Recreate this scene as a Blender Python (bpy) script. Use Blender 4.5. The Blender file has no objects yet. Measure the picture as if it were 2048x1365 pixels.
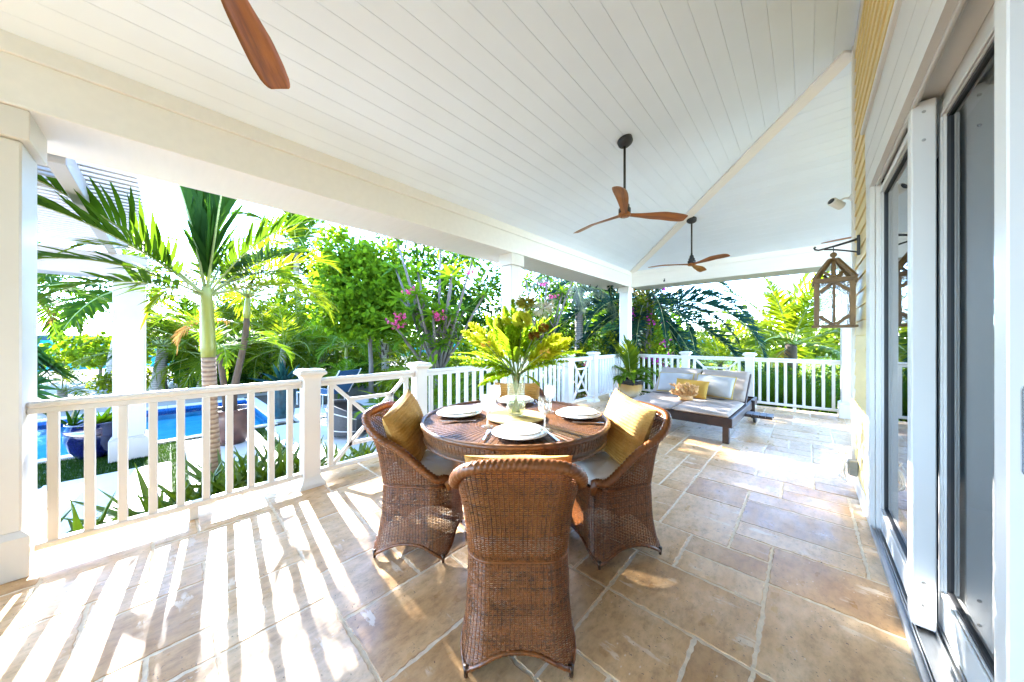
import bpy, math, random
import numpy as np
from math import sin, cos, pi, radians, atan2, hypot
from mathutils import Vector, Matrix

S = bpy.context.scene
COL = S.collection
random.seed(7)
rng = np.random.default_rng(7)

# ------------------------------------------------------------------ camera, sky, sun, exposure
cam = bpy.data.cameras.new('camera')
cam.sensor_width = 36.0
cam.lens = 11.2
cam.clip_start = 0.02
cam.clip_end = 6000
cam.shift_y = -0.002
camo = bpy.data.objects.new('camera', cam)
COL.objects.link(camo)
camo.location = (0, 0, 1.3)
camo.rotation_euler = (radians(90), 0, radians(42.75))
S.camera = camo

SUN_EL = radians(24.0)
SUN_DIR = Vector((-1.0, 0.09, math.tan(SUN_EL) * hypot(1, .09))).normalized()
world = bpy.data.worlds.new('World')
S.world = world
world.use_nodes = True
wn = world.node_tree.nodes
sky = wn.new('ShaderNodeTexSky')
sky.sky_type = 'NISHITA'
sky.sun_disc = False
sky.sun_elevation = SUN_EL
sky.sun_rotation = atan2(SUN_DIR.x, SUN_DIR.y)
sky.air_density = 0.7
sky.dust_density = 0.0
sky.ozone_density = 3.0
sky.altitude = 800
world.node_tree.links.new(sky.outputs[0], wn['Background'].inputs[0])
wn['Background'].inputs[1].default_value = 0.15
sl = bpy.data.lights.new('sun', 'SUN')
sl.energy = 2.0
sl.angle = radians(0.6)
sl.color = (1.0, 0.975, 0.94)
so = bpy.data.objects.new('sun', sl)
COL.objects.link(so)
so.location = (-20, 2, 12)
so.rotation_euler = (-SUN_DIR).to_track_quat('-Z', 'Y').to_euler()
S.view_settings.view_transform = 'Standard'
S.view_settings.look = 'None'
S.view_settings.gamma = 1.0
S.view_settings.use_curve_mapping = False
S.view_settings.exposure = 4.85
S.cycles.max_bounces = 12
S.cycles.diffuse_bounces = 6
S.cycles.glossy_bounces = 4
S.cycles.transmission_bounces = 6
S.cycles.transparent_max_bounces = 24
S.cycles.caustics_reflective = False
S.cycles.caustics_refractive = False
S.cycles.sample_clamp_indirect = 6.0
S.cycles.use_denoising = True

# ------------------------------------------------------------------ helpers
def tag(o, label=None, cat=None, group=None, kind=None):
    if label: o['label'] = label
    if cat: o['category'] = cat
    if group: o['group'] = group
    if kind: o['kind'] = kind
    return o

def empty(name, loc=(0, 0, 0), rz=0, label=None, cat=None, group=None):
    o = bpy.data.objects.new(name, None)
    o.empty_display_size = .1
    COL.objects.link(o)
    o.location = loc
    o.rotation_euler = (0, 0, rz)
    return tag(o, label, cat, group)

class MB:
    def __init__(s):
        s.v = []; s.f = []
    def add(s, vs, fs):
        n = len(s.v)
        s.v.extend([tuple(p) for p in vs])
        s.f.extend([tuple(i + n for i in f) for f in fs])
    def box(s, x0, x1, y0, y1, z0, z1, b=.004, M=None):
        lo = (min(x0, x1), min(y0, y1), min(z0, z1)); hi = (max(x0, x1), max(y0, y1), max(z0, z1))
        b = min(b, .45 * min(hi[i] - lo[i] for i in range(3)))
        idx = {}; vs = []
        for sx in (0, 1):
            for sy in (0, 1):
                for sz in (0, 1):
                    sg = (sx, sy, sz)
                    for a in range(3):
                        p = []
                        for k in range(3):
                            e = (lo, hi)[sg[k]][k]
                            if k != a: e += b if sg[k] == 0 else -b
                            p.append(e)
                        idx[(a, sg)] = len(vs); vs.append(p)
        fs = []
        for a in range(3):
            o1, o2 = [k for k in range(3) if k != a]
            for sa in (0, 1):
                q = []
                for t1, t2 in ((0, 0), (1, 0), (1, 1), (0, 1)):
                    g = [0, 0, 0]; g[a] = sa; g[o1] = t1; g[o2] = t2
                    q.append(idx[(a, tuple(g))])
                fs.append(q)
        for a in range(3):
            for c in range(a + 1, 3):
                d = 3 - a - c
                for sa in (0, 1):
                    for sc in (0, 1):
                        g0 = [0, 0, 0]; g0[a] = sa; g0[c] = sc; g0[d] = 0
                        g1 = list(g0); g1[d] = 1
                        fs.append([idx[(a, tuple(g0))], idx[(a, tuple(g1))], idx[(c, tuple(g1))], idx[(c, tuple(g0))]])
        for sx in (0, 1):
            for sy in (0, 1):
                for sz in (0, 1):
                    fs.append([idx[(a, (sx, sy, sz))] for a in range(3)])
        V = np.array(vs, float); C = V.mean(0); out = []
        for f in fs:
            P = V[f]; n = np.cross(P[1] - P[0], P[2] - P[0])
            out.append(f if n @ (P.mean(0) - C) > 0 else f[::-1])
        if M is not None: vs = [M @ Vector(p) for p in vs]
        s.add(vs, out)
        return s
    def bar(s, p, q, w, h, b=.003, up=(0, 0, 1)):
        # a rectangular bar from p to q, w wide and h high
        p = Vector(p); q = Vector(q); d = q - p; L = d.length; d.normalize()
        up = Vector(up)
        sd = d.cross(up)
        if sd.length < 1e-4: sd = d.cross(Vector((1, 0, 0)))
        sd.normalize(); u = sd.cross(d)
        M = Matrix(((d.x, sd.x, u.x, p.x), (d.y, sd.y, u.y, p.y), (d.z, sd.z, u.z, p.z), (0, 0, 0, 1)))
        return s.box(0, L, -w / 2, w / 2, -h / 2, h / 2, b, M)
    def tube(s, pts, rad, n=8, cap=True, closed=False, ripple=None):
        pts = [Vector(p) for p in pts]; m = len(pts)
        if not hasattr(rad, '__len__'): rad = [rad] * m
        T = []
        for i in range(m):
            a = pts[i - 1] if (i > 0 or closed) else pts[i]
            b = pts[(i + 1) % m] if (i < m - 1 or closed) else pts[i]
            t = (b - a); T.append(t.normalized() if t.length > 1e-9 else Vector((0, 0, 1)))
        ref = Vector((0, 0, 1)) if abs(T[0].z) < .9 else Vector((1, 0, 0))
        N = (ref - T[0] * ref.dot(T[0])).normalized()
        vs = []
        for i in range(m):
            N = (N - T[i] * N.dot(T[i]))
            N = N.normalized() if N.length > 1e-6 else T[i].orthogonal().normalized()
            B = T[i].cross(N)
            for j in range(n):
                a = 2 * pi * j / n; r = rad[i]
                if ripple: r *= ripple(i, j)
                vs.append(pts[i] + (N * cos(a) + B * sin(a)) * r)
        fs = []
        for i in range(m if closed else m - 1):
            i2 = (i + 1) % m
            for j in range(n):
                k = (j + 1) % n
                fs.append((i * n + j, i * n + k, i2 * n + k, i2 * n + j))
        if cap and not closed:
            fs.append(tuple(range(n))[::-1]); fs.append(tuple((m - 1) * n + j for j in range(n)))
        s.add(vs, fs); return s
    def lathe(s, prof, n=24, c=(0, 0, 0), M=None):
        vs = []; m = len(prof)
        for r, z in prof:
            for j in range(n):
                a = 2 * pi * j / n
                vs.append(Vector((c[0] + r * cos(a), c[1] + r * sin(a), c[2] + z)))
        if M is not None: vs = [M @ p for p in vs]
        fs = []
        for i in range(m - 1):
            for j in range(n):
                k = (j + 1) % n
                fs.append((i * n + j, i * n + k, (i + 1) * n + k, (i + 1) * n + j))
        if prof[0][0] > 1e-5: fs.append(tuple(range(n))[::-1])
        if prof[-1][0] > 1e-5: fs.append(tuple((m - 1) * n + j for j in range(n)))
        s.add(vs, fs); return s
    def poly(s, pts, d):
        # prism: polygon extruded by the vector d
        n = len(pts); pts = [Vector(p) for p in pts]; d = Vector(d)
        vs = pts + [p + d for p in pts]
        fs = [tuple(range(n))[::-1], tuple(range(n, 2 * n))]
        for i in range(n):
            k = (i + 1) % n; fs.append((i, k, n + k, n + i))
        s.add(vs, fs); return s
    def mesh(s, name, mats, smooth=False):
        me = bpy.data.meshes.new(name)
        me.from_pydata([tuple(v) for v in s.v], [], s.f)
        for m in (mats if isinstance(mats, (list, tuple)) else [mats]): me.materials.append(m)
        if smooth: me.polygons.foreach_set('use_smooth', [True] * len(me.polygons))
        me.validate(); me.update()
        return me
    def obj(s, name, m, parent=None, smooth=False, loc=(0, 0, 0), rot=(0, 0, 0)):
        return place(name, s.mesh(name, m, smooth), parent, loc, rot)

def place(name, me, parent=None, loc=(0, 0, 0), rot=(0, 0, 0), scale=None):
    o = bpy.data.objects.new(name, me); COL.objects.link(o)
    if parent: o.parent = parent
    o.location = loc; o.rotation_euler = rot
    if scale: o.scale = (scale,) * 3 if not hasattr(scale, '__len__') else scale
    return o

def np_mesh(name, V, F, m, smooth=False):
    me = bpy.data.meshes.new(name)
    me.from_pydata(np.asarray(V).tolist(), [], [tuple(f) for f in (F.tolist() if hasattr(F, 'tolist') else F)])
    me.materials.append(m)
    if smooth: me.polygons.foreach_set('use_smooth', [True] * len(me.polygons))
    me.update()
    return me

def dup(root, loc=None, rz=None, label=None, group=None):
    r = root.copy(); COL.objects.link(r)
    if loc is not None: r.location = loc
    if rz is not None: r.rotation_euler = (0, 0, rz)
    if label: r['label'] = label
    if group: r['group'] = group
    for ch in list(root.children):
        c = ch.copy(); COL.objects.link(c); c.parent = r
        for g in list(ch.children):
            d = g.copy(); COL.objects.link(d); d.parent = c
    return r

# ------------------------------------------------------------------ materials
class NT:
    def __init__(s, name):
        s.m = bpy.data.materials.new(name); s.m.use_nodes = True
        s.t = s.m.node_tree; s.n = s.t.nodes; s.p = s.n['Principled BSDF']; s.out = s.n['Material Output']
    def new(s, typ, **kw):
        n = s.n.new(typ)
        for k, v in kw.items():
            if k in n.inputs: n.inputs[k].default_value = v
            else: setattr(n, k, v)
        return n
    def link(s, a, b): s.t.links.new(a, b)
    def coord(s, which='Object', scale=(1, 1, 1)):
        tc = s.new('ShaderNodeTexCoord'); mp = s.new('ShaderNodeMapping')
        mp.inputs['Scale'].default_value = scale
        s.link(tc.outputs[which], mp.inputs[0]); return mp.outputs[0]
    def noise(s, vec, scale, detail=4, rough=.55):
        n = s.new('ShaderNodeTexNoise'); n.inputs['Scale'].default_value = scale
        n.inputs['Detail'].default_value = detail; n.inputs['Roughness'].default_value = rough
        s.link(vec, n.inputs['Vector']); return n.outputs['Fac']
    def ramp(s, fac, stops):
        r = s.new('ShaderNodeValToRGB'); e = r.color_ramp.elements
        while len(e) < len(stops): e.new(.5)
        for el, (p, c) in zip(e, stops):
            el.position = p; el.color = (*c, 1) if len(c) == 3 else c
        s.link(fac, r.inputs[0]); return r.outputs[0]
    def mix(s, fac, a, b, blend='MIX'):
        m = s.new('ShaderNodeMix'); m.data_type = 'RGBA'; m.blend_type = blend
        if hasattr(fac, 'is_linked'): s.link(fac, m.inputs[0])
        else: m.inputs[0].default_value = fac
        for sock, v in ((m.inputs[6], a), (m.inputs[7], b)):
            if hasattr(v, 'is_linked'): s.link(v, sock)
            else: sock.default_value = (*v, 1) if len(v) == 3 else v
        return m.outputs[2]
    def bump(s, h, strength=.3, dist=.01):
        b = s.new('ShaderNodeBump'); b.inputs['Strength'].default_value = strength
        b.inputs['Distance'].default_value = dist
        s.link(h, b.inputs['Height']); s.link(b.outputs[0], s.p.inputs['Normal']); return b

def plain(name, c, rough=.5, var=.12, vs=6, bump=.0, bs=60, spec=.5, metal=0, coat=0, stretch=(1, 1, 1), orand=0):
    t = NT(name); v = t.coord('Object', stretch)
    f = t.noise(v, vs)
    lo = tuple(x * (1 - var) for x in c); hi = tuple(min(1, x * (1 + var)) for x in c)
    col = t.ramp(f, [(.3, lo), (.7, hi)])
    if orand:
        oi = t.new('ShaderNodeObjectInfo')
        k = t.ramp(oi.outputs['Random'], [(0, (1 - orand,) * 3), (1, (1 + orand,) * 3)])
        col = t.mix(1.0, col, k, 'MULTIPLY')
    t.link(col, t.p.inputs['Base Color'])
    t.p.inputs['Roughness'].default_value = rough
    t.p.inputs['Specular IOR Level'].default_value = spec
    t.p.inputs['Metallic'].default_value = metal
    t.p.inputs['Coat Weight'].default_value = coat
    if bump: t.bump(t.noise(v, bs, 5), bump, .005)
    return t.m

def leafmat(name, a, b, tr, amount=.45, rough=.6, spec=.06):
    # a, b: the two greens that leaves vary between; tr: light passing through the blade
    t = NT(name)
    g = t.new('ShaderNodeNewGeometry')
    oi = t.new('ShaderNodeObjectInfo')
    v = t.coord('Object')
    f = t.noise(v, 1.7, 2)
    ad = t.new('ShaderNodeMath', operation='ADD'); t.link(g.outputs['Random Per Island'], ad.inputs[0]); t.link(f, ad.inputs[1])
    ad2 = t.new('ShaderNodeMath', operation='MULTIPLY'); t.link(ad.outputs[0], ad2.inputs[0]); ad2.inputs[1].default_value = .5
    col = t.ramp(ad2.outputs[0], [(.25, a), (.75, b)])
    k = t.ramp(oi.outputs['Random'], [(0, (.8, .85, .8)), (1, (1.15, 1.1, 1.0))])
    col = t.mix(1.0, col, k, 'MULTIPLY')
    t.link(col, t.p.inputs['Base Color'])
    t.p.inputs['Roughness'].default_value = rough
    t.p.inputs['Specular IOR Level'].default_value = spec
    tl = t.new('ShaderNodeBsdfTranslucent')
    tc = t.ramp(ad2.outputs[0], [(.25, tuple(x * .75 for x in tr)), (.75, tr)])
    t.link(tc, tl.inputs['Color'])
    mx = t.new('ShaderNodeMixShader'); mx.inputs[0].default_value = amount
    t.link(t.p.outputs[0], mx.inputs[1]); t.link(tl.outputs[0], mx.inputs[2])
    t.link(mx.outputs[0], t.out.inputs[0])
    return t.m

def thinglass(name, tint=(1, 1, 1), refl=1.0, rough=0.0, bump=0, bs=60, ior=1.5, milk=0):
    t = NT(name)
    tr = t.new('ShaderNodeBsdfTransparent'); tr.inputs[0].default_value = (*tint, 1)
    gl = t.new('ShaderNodeBsdfGlossy'); gl.inputs['Roughness'].default_value = rough
    gl.inputs[0].default_value = (refl, refl, refl, 1)
    fr = t.new('ShaderNodeFresnel')
    bf = t.new('ShaderNodeNewGeometry'); io = t.new('ShaderNodeMath', operation='MULTIPLY_ADD')
    io.inputs[1].default_value = 1 / ior - ior; io.inputs[2].default_value = ior
    t.link(bf.outputs['Backfacing'], io.inputs[0]); t.link(io.outputs[0], fr.inputs[0])
    mx = t.new('ShaderNodeMixShader')
    if bump:
        b = t.new('ShaderNodeBump'); b.inputs['Strength'].default_value = bump; b.inputs['Distance'].default_value = .004
        vo = t.new('ShaderNodeTexVoronoi'); vo.inputs['Scale'].default_value = bs
        t.link(t.coord('Object', (1, 1, .6)), vo.inputs['Vector']); t.link(vo.outputs['Distance'], b.inputs['Height'])
        t.link(b.outputs[0], gl.inputs['Normal']); t.link(b.outputs[0], fr.inputs['Normal'])
    t.link(fr.outputs[0], mx.inputs[0]); t.link(tr.outputs[0], mx.inputs[1]); t.link(gl.outputs[0], mx.inputs[2])
    if milk:
        di = t.new('ShaderNodeBsdfTranslucent'); di.inputs[0].default_value = (.9, .92, .9, 1)
        m2 = t.new('ShaderNodeMixShader'); m2.inputs[0].default_value = milk
        t.link(mx.outputs[0], m2.inputs[1]); t.link(di.outputs[0], m2.inputs[2]); mx = m2
    t.link(mx.outputs[0], t.out.inputs[0])
    return t.m

PAINT = plain('white_paint', (.66, .635, .595), .38, .025, 3, .05, 90)
TRIM = plain('trim_paint', (.79, .765, .73), .42, .02, 2.5, .10, 40, stretch=(1, 8, 8))
CEIL = plain('ceiling_paint', (.74, .83, .95), .45, .02, 2, .03, 60, orand=.015)
SIDING = plain('yellow_siding', (.74, .57, .25), .5, .04, 5, .08, 50, stretch=(1, .3, 3))
DOORW = plain('white_aluminium', (.64, .625, .60), .32, .01, 2)
ALU = plain('bare_aluminium', (.45, .46, .47), .35, .06, 20, metal=.8, stretch=(8, 1, 8))
RUBBER = plain('black_gasket', (.02, .02, .022), .5, .1)
BLACK = plain('black_metal', (.014, .014, .015), .45, .2, 20)
STEEL = plain('cutlery_steel', (.62, .62, .62), .18, .05, 30, metal=1)
SCREW = plain('screw_steel', (.35, .33, .30), .4, .1, metal=.9)

def mk_tile():
    t = NT('travertine')
    oi = t.new('ShaderNodeObjectInfo')
    v = t.coord('Object')
    # every stone shows another part of the rock
    ad = t.new('ShaderNodeVectorMath', operation='ADD'); t.link(v, ad.inputs[0])
    cb = t.new('ShaderNodeCombineXYZ')
    for i, k in enumerate((37.0, 91.0, 53.0)):
        m = t.new('ShaderNodeMath', operation='MULTIPLY'); m.inputs[1].default_value = k
        t.link(oi.outputs['Random'], m.inputs[0]); t.link(m.outputs[0], cb.inputs[i])
    t.link(cb.outputs[0], ad.inputs[1]); v = ad.outputs[0]
    mp = t.new('ShaderNodeMapping'); mp.inputs['Scale'].default_value = (1, .55, 1); t.link(v, mp.inputs[0]); v = mp.outputs[0]
    big = t.noise(v, 3.2, 6, .6)
    fine = t.noise(v, 28, 6, .7)
    c1 = t.ramp(big, [(.28, (.46, .255, .105)), (.5, (.60, .385, .195)), (.74, (.72, .535, .345))])
    c2 = t.ramp(fine, [(.28, (.58, .55, .50)), (.5, (1.0, 1.0, 1.0)), (.70, (1.22, 1.24, 1.26))])
    c = t.mix(.8, c1, c2, 'MULTIPLY')
    k = t.ramp(oi.outputs['Random'], [(0, (.78, .73, .67)), (.3, (.97, .95, .92)), (.55, (1.0, 1.0, 1.0)), (.8, (1.05, 1.08, 1.12)), (1, (1.10, 1.16, 1.24))])
    c = t.mix(1.0, c, k, 'MULTIPLY')
    fl = t.new('ShaderNodeTexVoronoi'); fl.inputs['Scale'].default_value = 42
    t.link(v, fl.inputs['Vector'])
    fm = t.ramp(fl.outputs['Distance'], [(.05, (1, 1, 1)), (.16, (0, 0, 0))])
    pick = t.ramp(t.noise(v, 9, 3), [(.52, (0, 0, 0)), (.62, (1, 1, 1))])
    fm2 = t.mix(1.0, fm, pick, 'MULTIPLY')
    c = t.mix(fm2, c, (.74, .62, .47))
    # pits of the stone
    mp2 = t.new('ShaderNodeMapping'); mp2.inputs['Scale'].default_value = (1.0, 2.3, 1); t.link(v, mp2.inputs[0])
    pn = t.noise(mp2.outputs[0], 62, 3, .6)
    pit = t.ramp(pn, [(.315, (1, 1, 1)), (.338, (0, 0, 0))])
    pz = t.ramp(t.noise(v, 5, 3), [(.40, (0, 0, 0)), (.50, (1, 1, 1))])
    pit = t.mix(1.0, pit, pz, 'MULTIPLY')
    # pale calcite streaks lying along the bed of the stone
    mp3 = t.new('ShaderNodeMapping'); mp3.inputs['Scale'].default_value = (.55, 3.2, 1); t.link(v, mp3.inputs[0])
    sk = t.ramp(t.noise(mp3.outputs[0], 7, 5, .62), [(.60, (0, 0, 0)), (.64, (1, 1, 1))])
    sk = t.mix(1.0, sk, t.ramp(t.noise(v, 3.4, 3), [(.50, (0, 0, 0)), (.58, (.75, .75, .75))]), 'MULTIPLY')
    c = t.mix(sk, c, (.78, .66, .50))
    c = t.mix(pit, c, (.17, .10, .06))
    t.link(c, t.p.inputs['Base Color'])
    r = t.ramp(t.noise(v, 11, 4), [(.3, (.25, .25, .25)), (.7, (.42, .42, .42))])
    t.link(r, t.p.inputs['Roughness'])
    t.p.inputs['Specular IOR Level'].default_value = .36
    inv = t.new('ShaderNodeMath', operation='SUBTRACT'); inv.inputs[0].default_value = 1.0
    t.link(pit, inv.inputs[1])
    hs = t.new('ShaderNodeMath', operation='MULTIPLY_ADD'); t.link(t.noise(v, 7, 4), hs.inputs[0]); hs.inputs[1].default_value = 1.2
    t.link(inv.outputs[0], hs.inputs[2])
    t.bump(hs.outputs[0], .45, .003)
    return t.m
TILE = mk_tile()
GROUT = plain('grout', (.74, .63, .47), .9, .16, 30, .5, 140)
def mk_wood(name, a, b, rough=.4, sc=7, stretch=(.35, 6, 6), coat=.0):
    t = NT(name); v = t.coord('Object', stretch)
    f = t.noise(v, sc, 6, .65)
    g = t.noise(v, sc * .35, 3)
    c = t.ramp(f, [(.3, a), (.72, b)])
    c = t.mix(.35, c, t.ramp(g, [(.35, tuple(x * .55 for x in a)), (.65, b)]))
    t.link(c, t.p.inputs['Base Color']); t.p.inputs['Roughness'].default_value = rough
    t.p.inputs['Coat Weight'].default_value = coat
    t.bump(f, .12, .003); return t.m
FANWOOD = mk_wood('fan_wood', (.14, .036, .003), (.42, .140, .012), .38, 6, (.5, 9, 9), .1)
DARKWOOD = mk_wood('dark_daybed_wood', (.012, .006, .0045), (.042, .020, .015), .42, 6, (3, 3, 3))
LANTWOOD = mk_wood('lantern_wood', (.11, .06, .020), (.24, .14, .056), .6, 9, (4, 4, 1))
def mk_wicker(name, a, b):
    t = NT(name); v = t.coord('Object'); g = t.new('ShaderNodeNewGeometry')
    f = t.noise(v, 55, 3); h = t.noise(v, 5, 3)
    ad = t.new('ShaderNodeMath', operation='MULTIPLY_ADD'); t.link(g.outputs['Random Per Island'], ad.inputs[0]); ad.inputs[1].default_value = .35
    ad0 = t.new('ShaderNodeMath', operation='MULTIPLY_ADD'); t.link(h, ad0.inputs[0]); ad0.inputs[1].default_value = .5; t.link(f, ad0.inputs[2])
    t.link(ad0.outputs[0], ad.inputs[2])
    c = t.ramp(ad.outputs[0], [(.60, a), (1.1, b)])
    t.link(c, t.p.inputs['Base Color']); t.p.inputs['Roughness'].default_value = .34
    t.p.inputs['Specular IOR Level'].default_value = .5
    return t.m
WICKER = mk_wicker('brown_wicker', (.024, .0075, .0026), (.19, .060, .0125))
WICKERT = mk_wicker('table_wicker', (.024, .010, .005), (.15, .062, .022))
WICKERD = mk_wicker('dark_wicker', (.015, .006, .003), (.05, .022, .009))
# ------------------------------------------------------------------ structure: floor
G = -0.40                      # garden level below the porch floor
fl = MB()
fl.box(-3.56, .56, -1.698, 4.25, -.38, -.0005, .002)
flb = MB().box(-3.56, .56, -6.5, -1.7, -.38, .002, .002).obj('floor', TILE); flb['kind'] = 'structure'
fl.box(-3.56, 2.6, 4.25, 7.86, -.38, -.0005, .002)
floor = tag(fl.obj('floor', GROUT), kind='structure')
U = .2025; X0, Y0 = -3.597, -1.68
occ = np.zeros((27, 47), bool)
occ[20:, :29] = True
R1 = random.Random(31)
sizes = [((3, 2), 10), ((2, 2), 6), ((2, 3), 2), ((2, 1), 3.5), ((3, 1), 2.5), ((1, 2), 1.2), ((1, 1), .8)]
fixed = {(14, 16): (3, 2), (17, 16): (3, 3), (14, 14): (2, 2), (16, 14): (1, 2)}
tilemesh = {}
later = np.zeros_like(occ)
for (i, j), (w, h) in fixed.items(): later[i:i + w, j:j + h] = True
def tile_mesh(w, h, var):
    k = (w, h, var)
    if k in tilemesh: return tilemesh[k]
    rr = random.Random(hash((w * 31 + h * 7 + var * 101)))
    W = w * U / 2 - .0045; H = h * U / 2 - .0045
    out = []
    def side(ax, ay, bx, by):
        L = hypot(bx - ax, by - ay); n = max(3, int(L / .022)); nx, ny = -(by - ay) / L, (bx - ax) / L
        for i in range(n):
            t = i / n; j = rr.random() ** 2.2 * .0075 if i else .004
            out.append((ax + (bx - ax) * t + nx * j, ay + (by - ay) * t + ny * j))
    side(-W, -H, W, -H); side(W, -H, W, H); side(W, H, -W, H); side(-W, H, -W, -H)
    n = len(out); cx = 0
    top = []
    for x, y in out:
        l = hypot(x, y); q = (.0025 + rr.random() * .003)
        top.append((x - x / l * q, y - y / l * q, 0.0))
    vs = top + [(x, y, -.003) for x, y in out] + [(x, y, -.012) for x, y in out]
    fs = [tuple(range(n))]
    for r in (0, 1):
        for i in range(n):
            j = (i + 1) % n; fs.append((r * n + i, (r + 1) * n + i, (r + 1) * n + j, r * n + j))
    m = MB(); m.add(vs, fs); tilemesh[k] = m.mesh('tile', TILE); return tilemesh[k]
for j in range(47):
    for i in range(27):
        if occ[i, j]: continue
        opts = []
        for (w, h), wt in sizes:
            if i + w <= 27 and j + h <= 47 and not occ[i:i + w, j:j + h].any() and ((i, j) in fixed or not later[i:i + w, j:j + h].any()): opts.append(((w, h), wt))
        (w, h) = fixed.get((i, j)) or R1.choices([o[0] for o in opts], [o[1] for o in opts])[0]
        occ[i:i + w, j:j + h] = True
        x = X0 + (i + w / 2) * U; y = Y0 + (j + h / 2) * U
        if x > .62 and y < 4.6: continue
        me = tile_mesh(w, h, R1.randrange(3))
        place('tile', me, floor, (x, y, .002 + R1.uniform(-.0012, .0012)), (R1.uniform(-.001, .001), R1.uniform(-.001, .001), pi * R1.randrange(2)))

# ------------------------------------------------------------------ structure: ceiling of tongue and groove boards, roof over it
SL = .2977
def zc(d): return 2.915 + SL * d          # d: metres inwards from the inner face of a beam
def plank(pts2, nm, par):
    # pts2: (x, y, d) polygon, counter clockwise from below; visible face with eased edges
    n = len(pts2); c = np.mean([p[:2] for p in pts2], axis=0)
    V = []
    P = np.array([p[:2] for p in pts2]); D = np.array([p[2] for p in pts2])
    def inset(k):
        o = []
        for i in range(n):
            a = P[i] - P[i - 1]; b = P[(i + 1) % n] - P[i]
            a = a / np.linalg.norm(a); b = b / np.linalg.norm(b)
            na = np.array((-a[1], a[0])); nb = np.array((-b[1], b[0]))
            s = 1 + na @ nb
            o.append(P[i] + (na + nb) / max(s, .3) * k)
        return o
    area = sum(P[i][0] * P[(i + 1) % n][1] - P[(i + 1) % n][0] * P[i][1] for i in range(n))
    sg = 1 if area > 0 else -1
    dfun = lambda q: zc(q[0] + 3.11) if par == 'x' else zc(7.63 - q[1])
    for k, dz in ((.0022 * sg, 0), (.0006 * sg, .002), (.0006 * sg, .016)):
        for q in inset(k): V.append((q[0], q[1], dfun(q) + dz))
    F = [tuple(range(n))]
    for r in (0, 1):
        for i in range(n):
            j = (i + 1) % n; F.append((r * n + i, r * n + j, (r + 1) * n + j, (r + 1) * n + i))
    m = MB(); m.add(V, F); return m
rf = MB()
ceil_m = MB()
A = [(-3.76, -6.5), (.6, -6.5), (.6, 3.92), (-3.76, 8.28)]
ceil_m.poly([(x, y, zc(x + 3.11) + .018) for x, y in A], (0, 0, .10))
B = [(-3.76, 8.28), (.6, 3.92), (3.2, 3.92), (3.2, 8.28)]
ceil_m.poly([(x, y, zc(7.63 - y) + .0181) for x, y in B], (0, 0, .10))
ceiling = tag(ceil_m.obj('ceiling', CEIL), kind='structure')
NP = 26; DX = 3.42 / NP
for k in range(NP):
    a = -3.11 + k * DX; b = a + DX
    plank([(a, -6.4, 0), (b, -6.4, 0), (b, 4.52 - b, 0), (a, 4.52 - a, 0)], '', 'x').obj('plank', CEIL, ceiling)
    c = 7.63 - k * DX; d = c - DX
    plank([(4.52 - c, c, 0), (4.52 - d, d, 0), (2.9, d, 0), (2.9, c, 0)], '', 'y').obj('plank', CEIL, ceiling)
m = MB()
e = Vector((1, -1, SL)).normalized()
side = Vector((1, 1, 0)).normalized(); up = side.cross(e) * -1
if up.z < 0: up = -up
p0 = Vector((-3.13, 7.65, 2.909)) - up * .020; p1 = Vector((.30, 4.22, 2.915 + SL * 3.41)) - up * .020
m.bar(p0, p1, .15, .03, .004, up)
tag(m.obj('hip_trim', TRIM), 'long white trim board running up the ceiling corner between the two boarded slopes', 'trim board')

def bead(x, z): pass
# ------------------------------------------------------------------ beams
def beam(along, label):
    m = MB(); t = MB(); b2 = MB()
    if along == 'y':
        m.poly([(-3.11, -6.5, 2.547), (-3.11, -6.5, 2.93), (-3.74, -6.5, 2.742), (-3.74, -6.5, 2.547)], (0, 14.13, 0))
        t.box(-3.112, -3.092, -6.5, 7.61, 2.815, 2.932, .004)
        b2.box(-3.112, -3.104, -6.5, 7.62, 2.547, 2.562, .003)
    else:
        m.poly([(-3.108, 7.63, 2.548), (-3.108, 7.63, 2.93), (-3.108, 8.26, 2.742), (-3.108, 8.26, 2.548)], (6.0, 0, 0))
        t.box(-3.09, 2.9, 7.612, 7.632, 2.815, 2.932, .004)
        b2.box(-3.10, 2.9, 7.624, 7.632, 2.548, 2.562, .003)
    o = tag(m.obj('porch_beam', TRIM), label, 'beam', 'beams carrying the porch roof')
    t.obj('frieze_board', TRIM, o); b2.obj('edge_bead', TRIM, o)
    return o
beam('y', 'long white beam over the garden side railing, from the left column to the corner')
beam('x', 'white beam across the far end of the porch, over the daybed')

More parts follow.
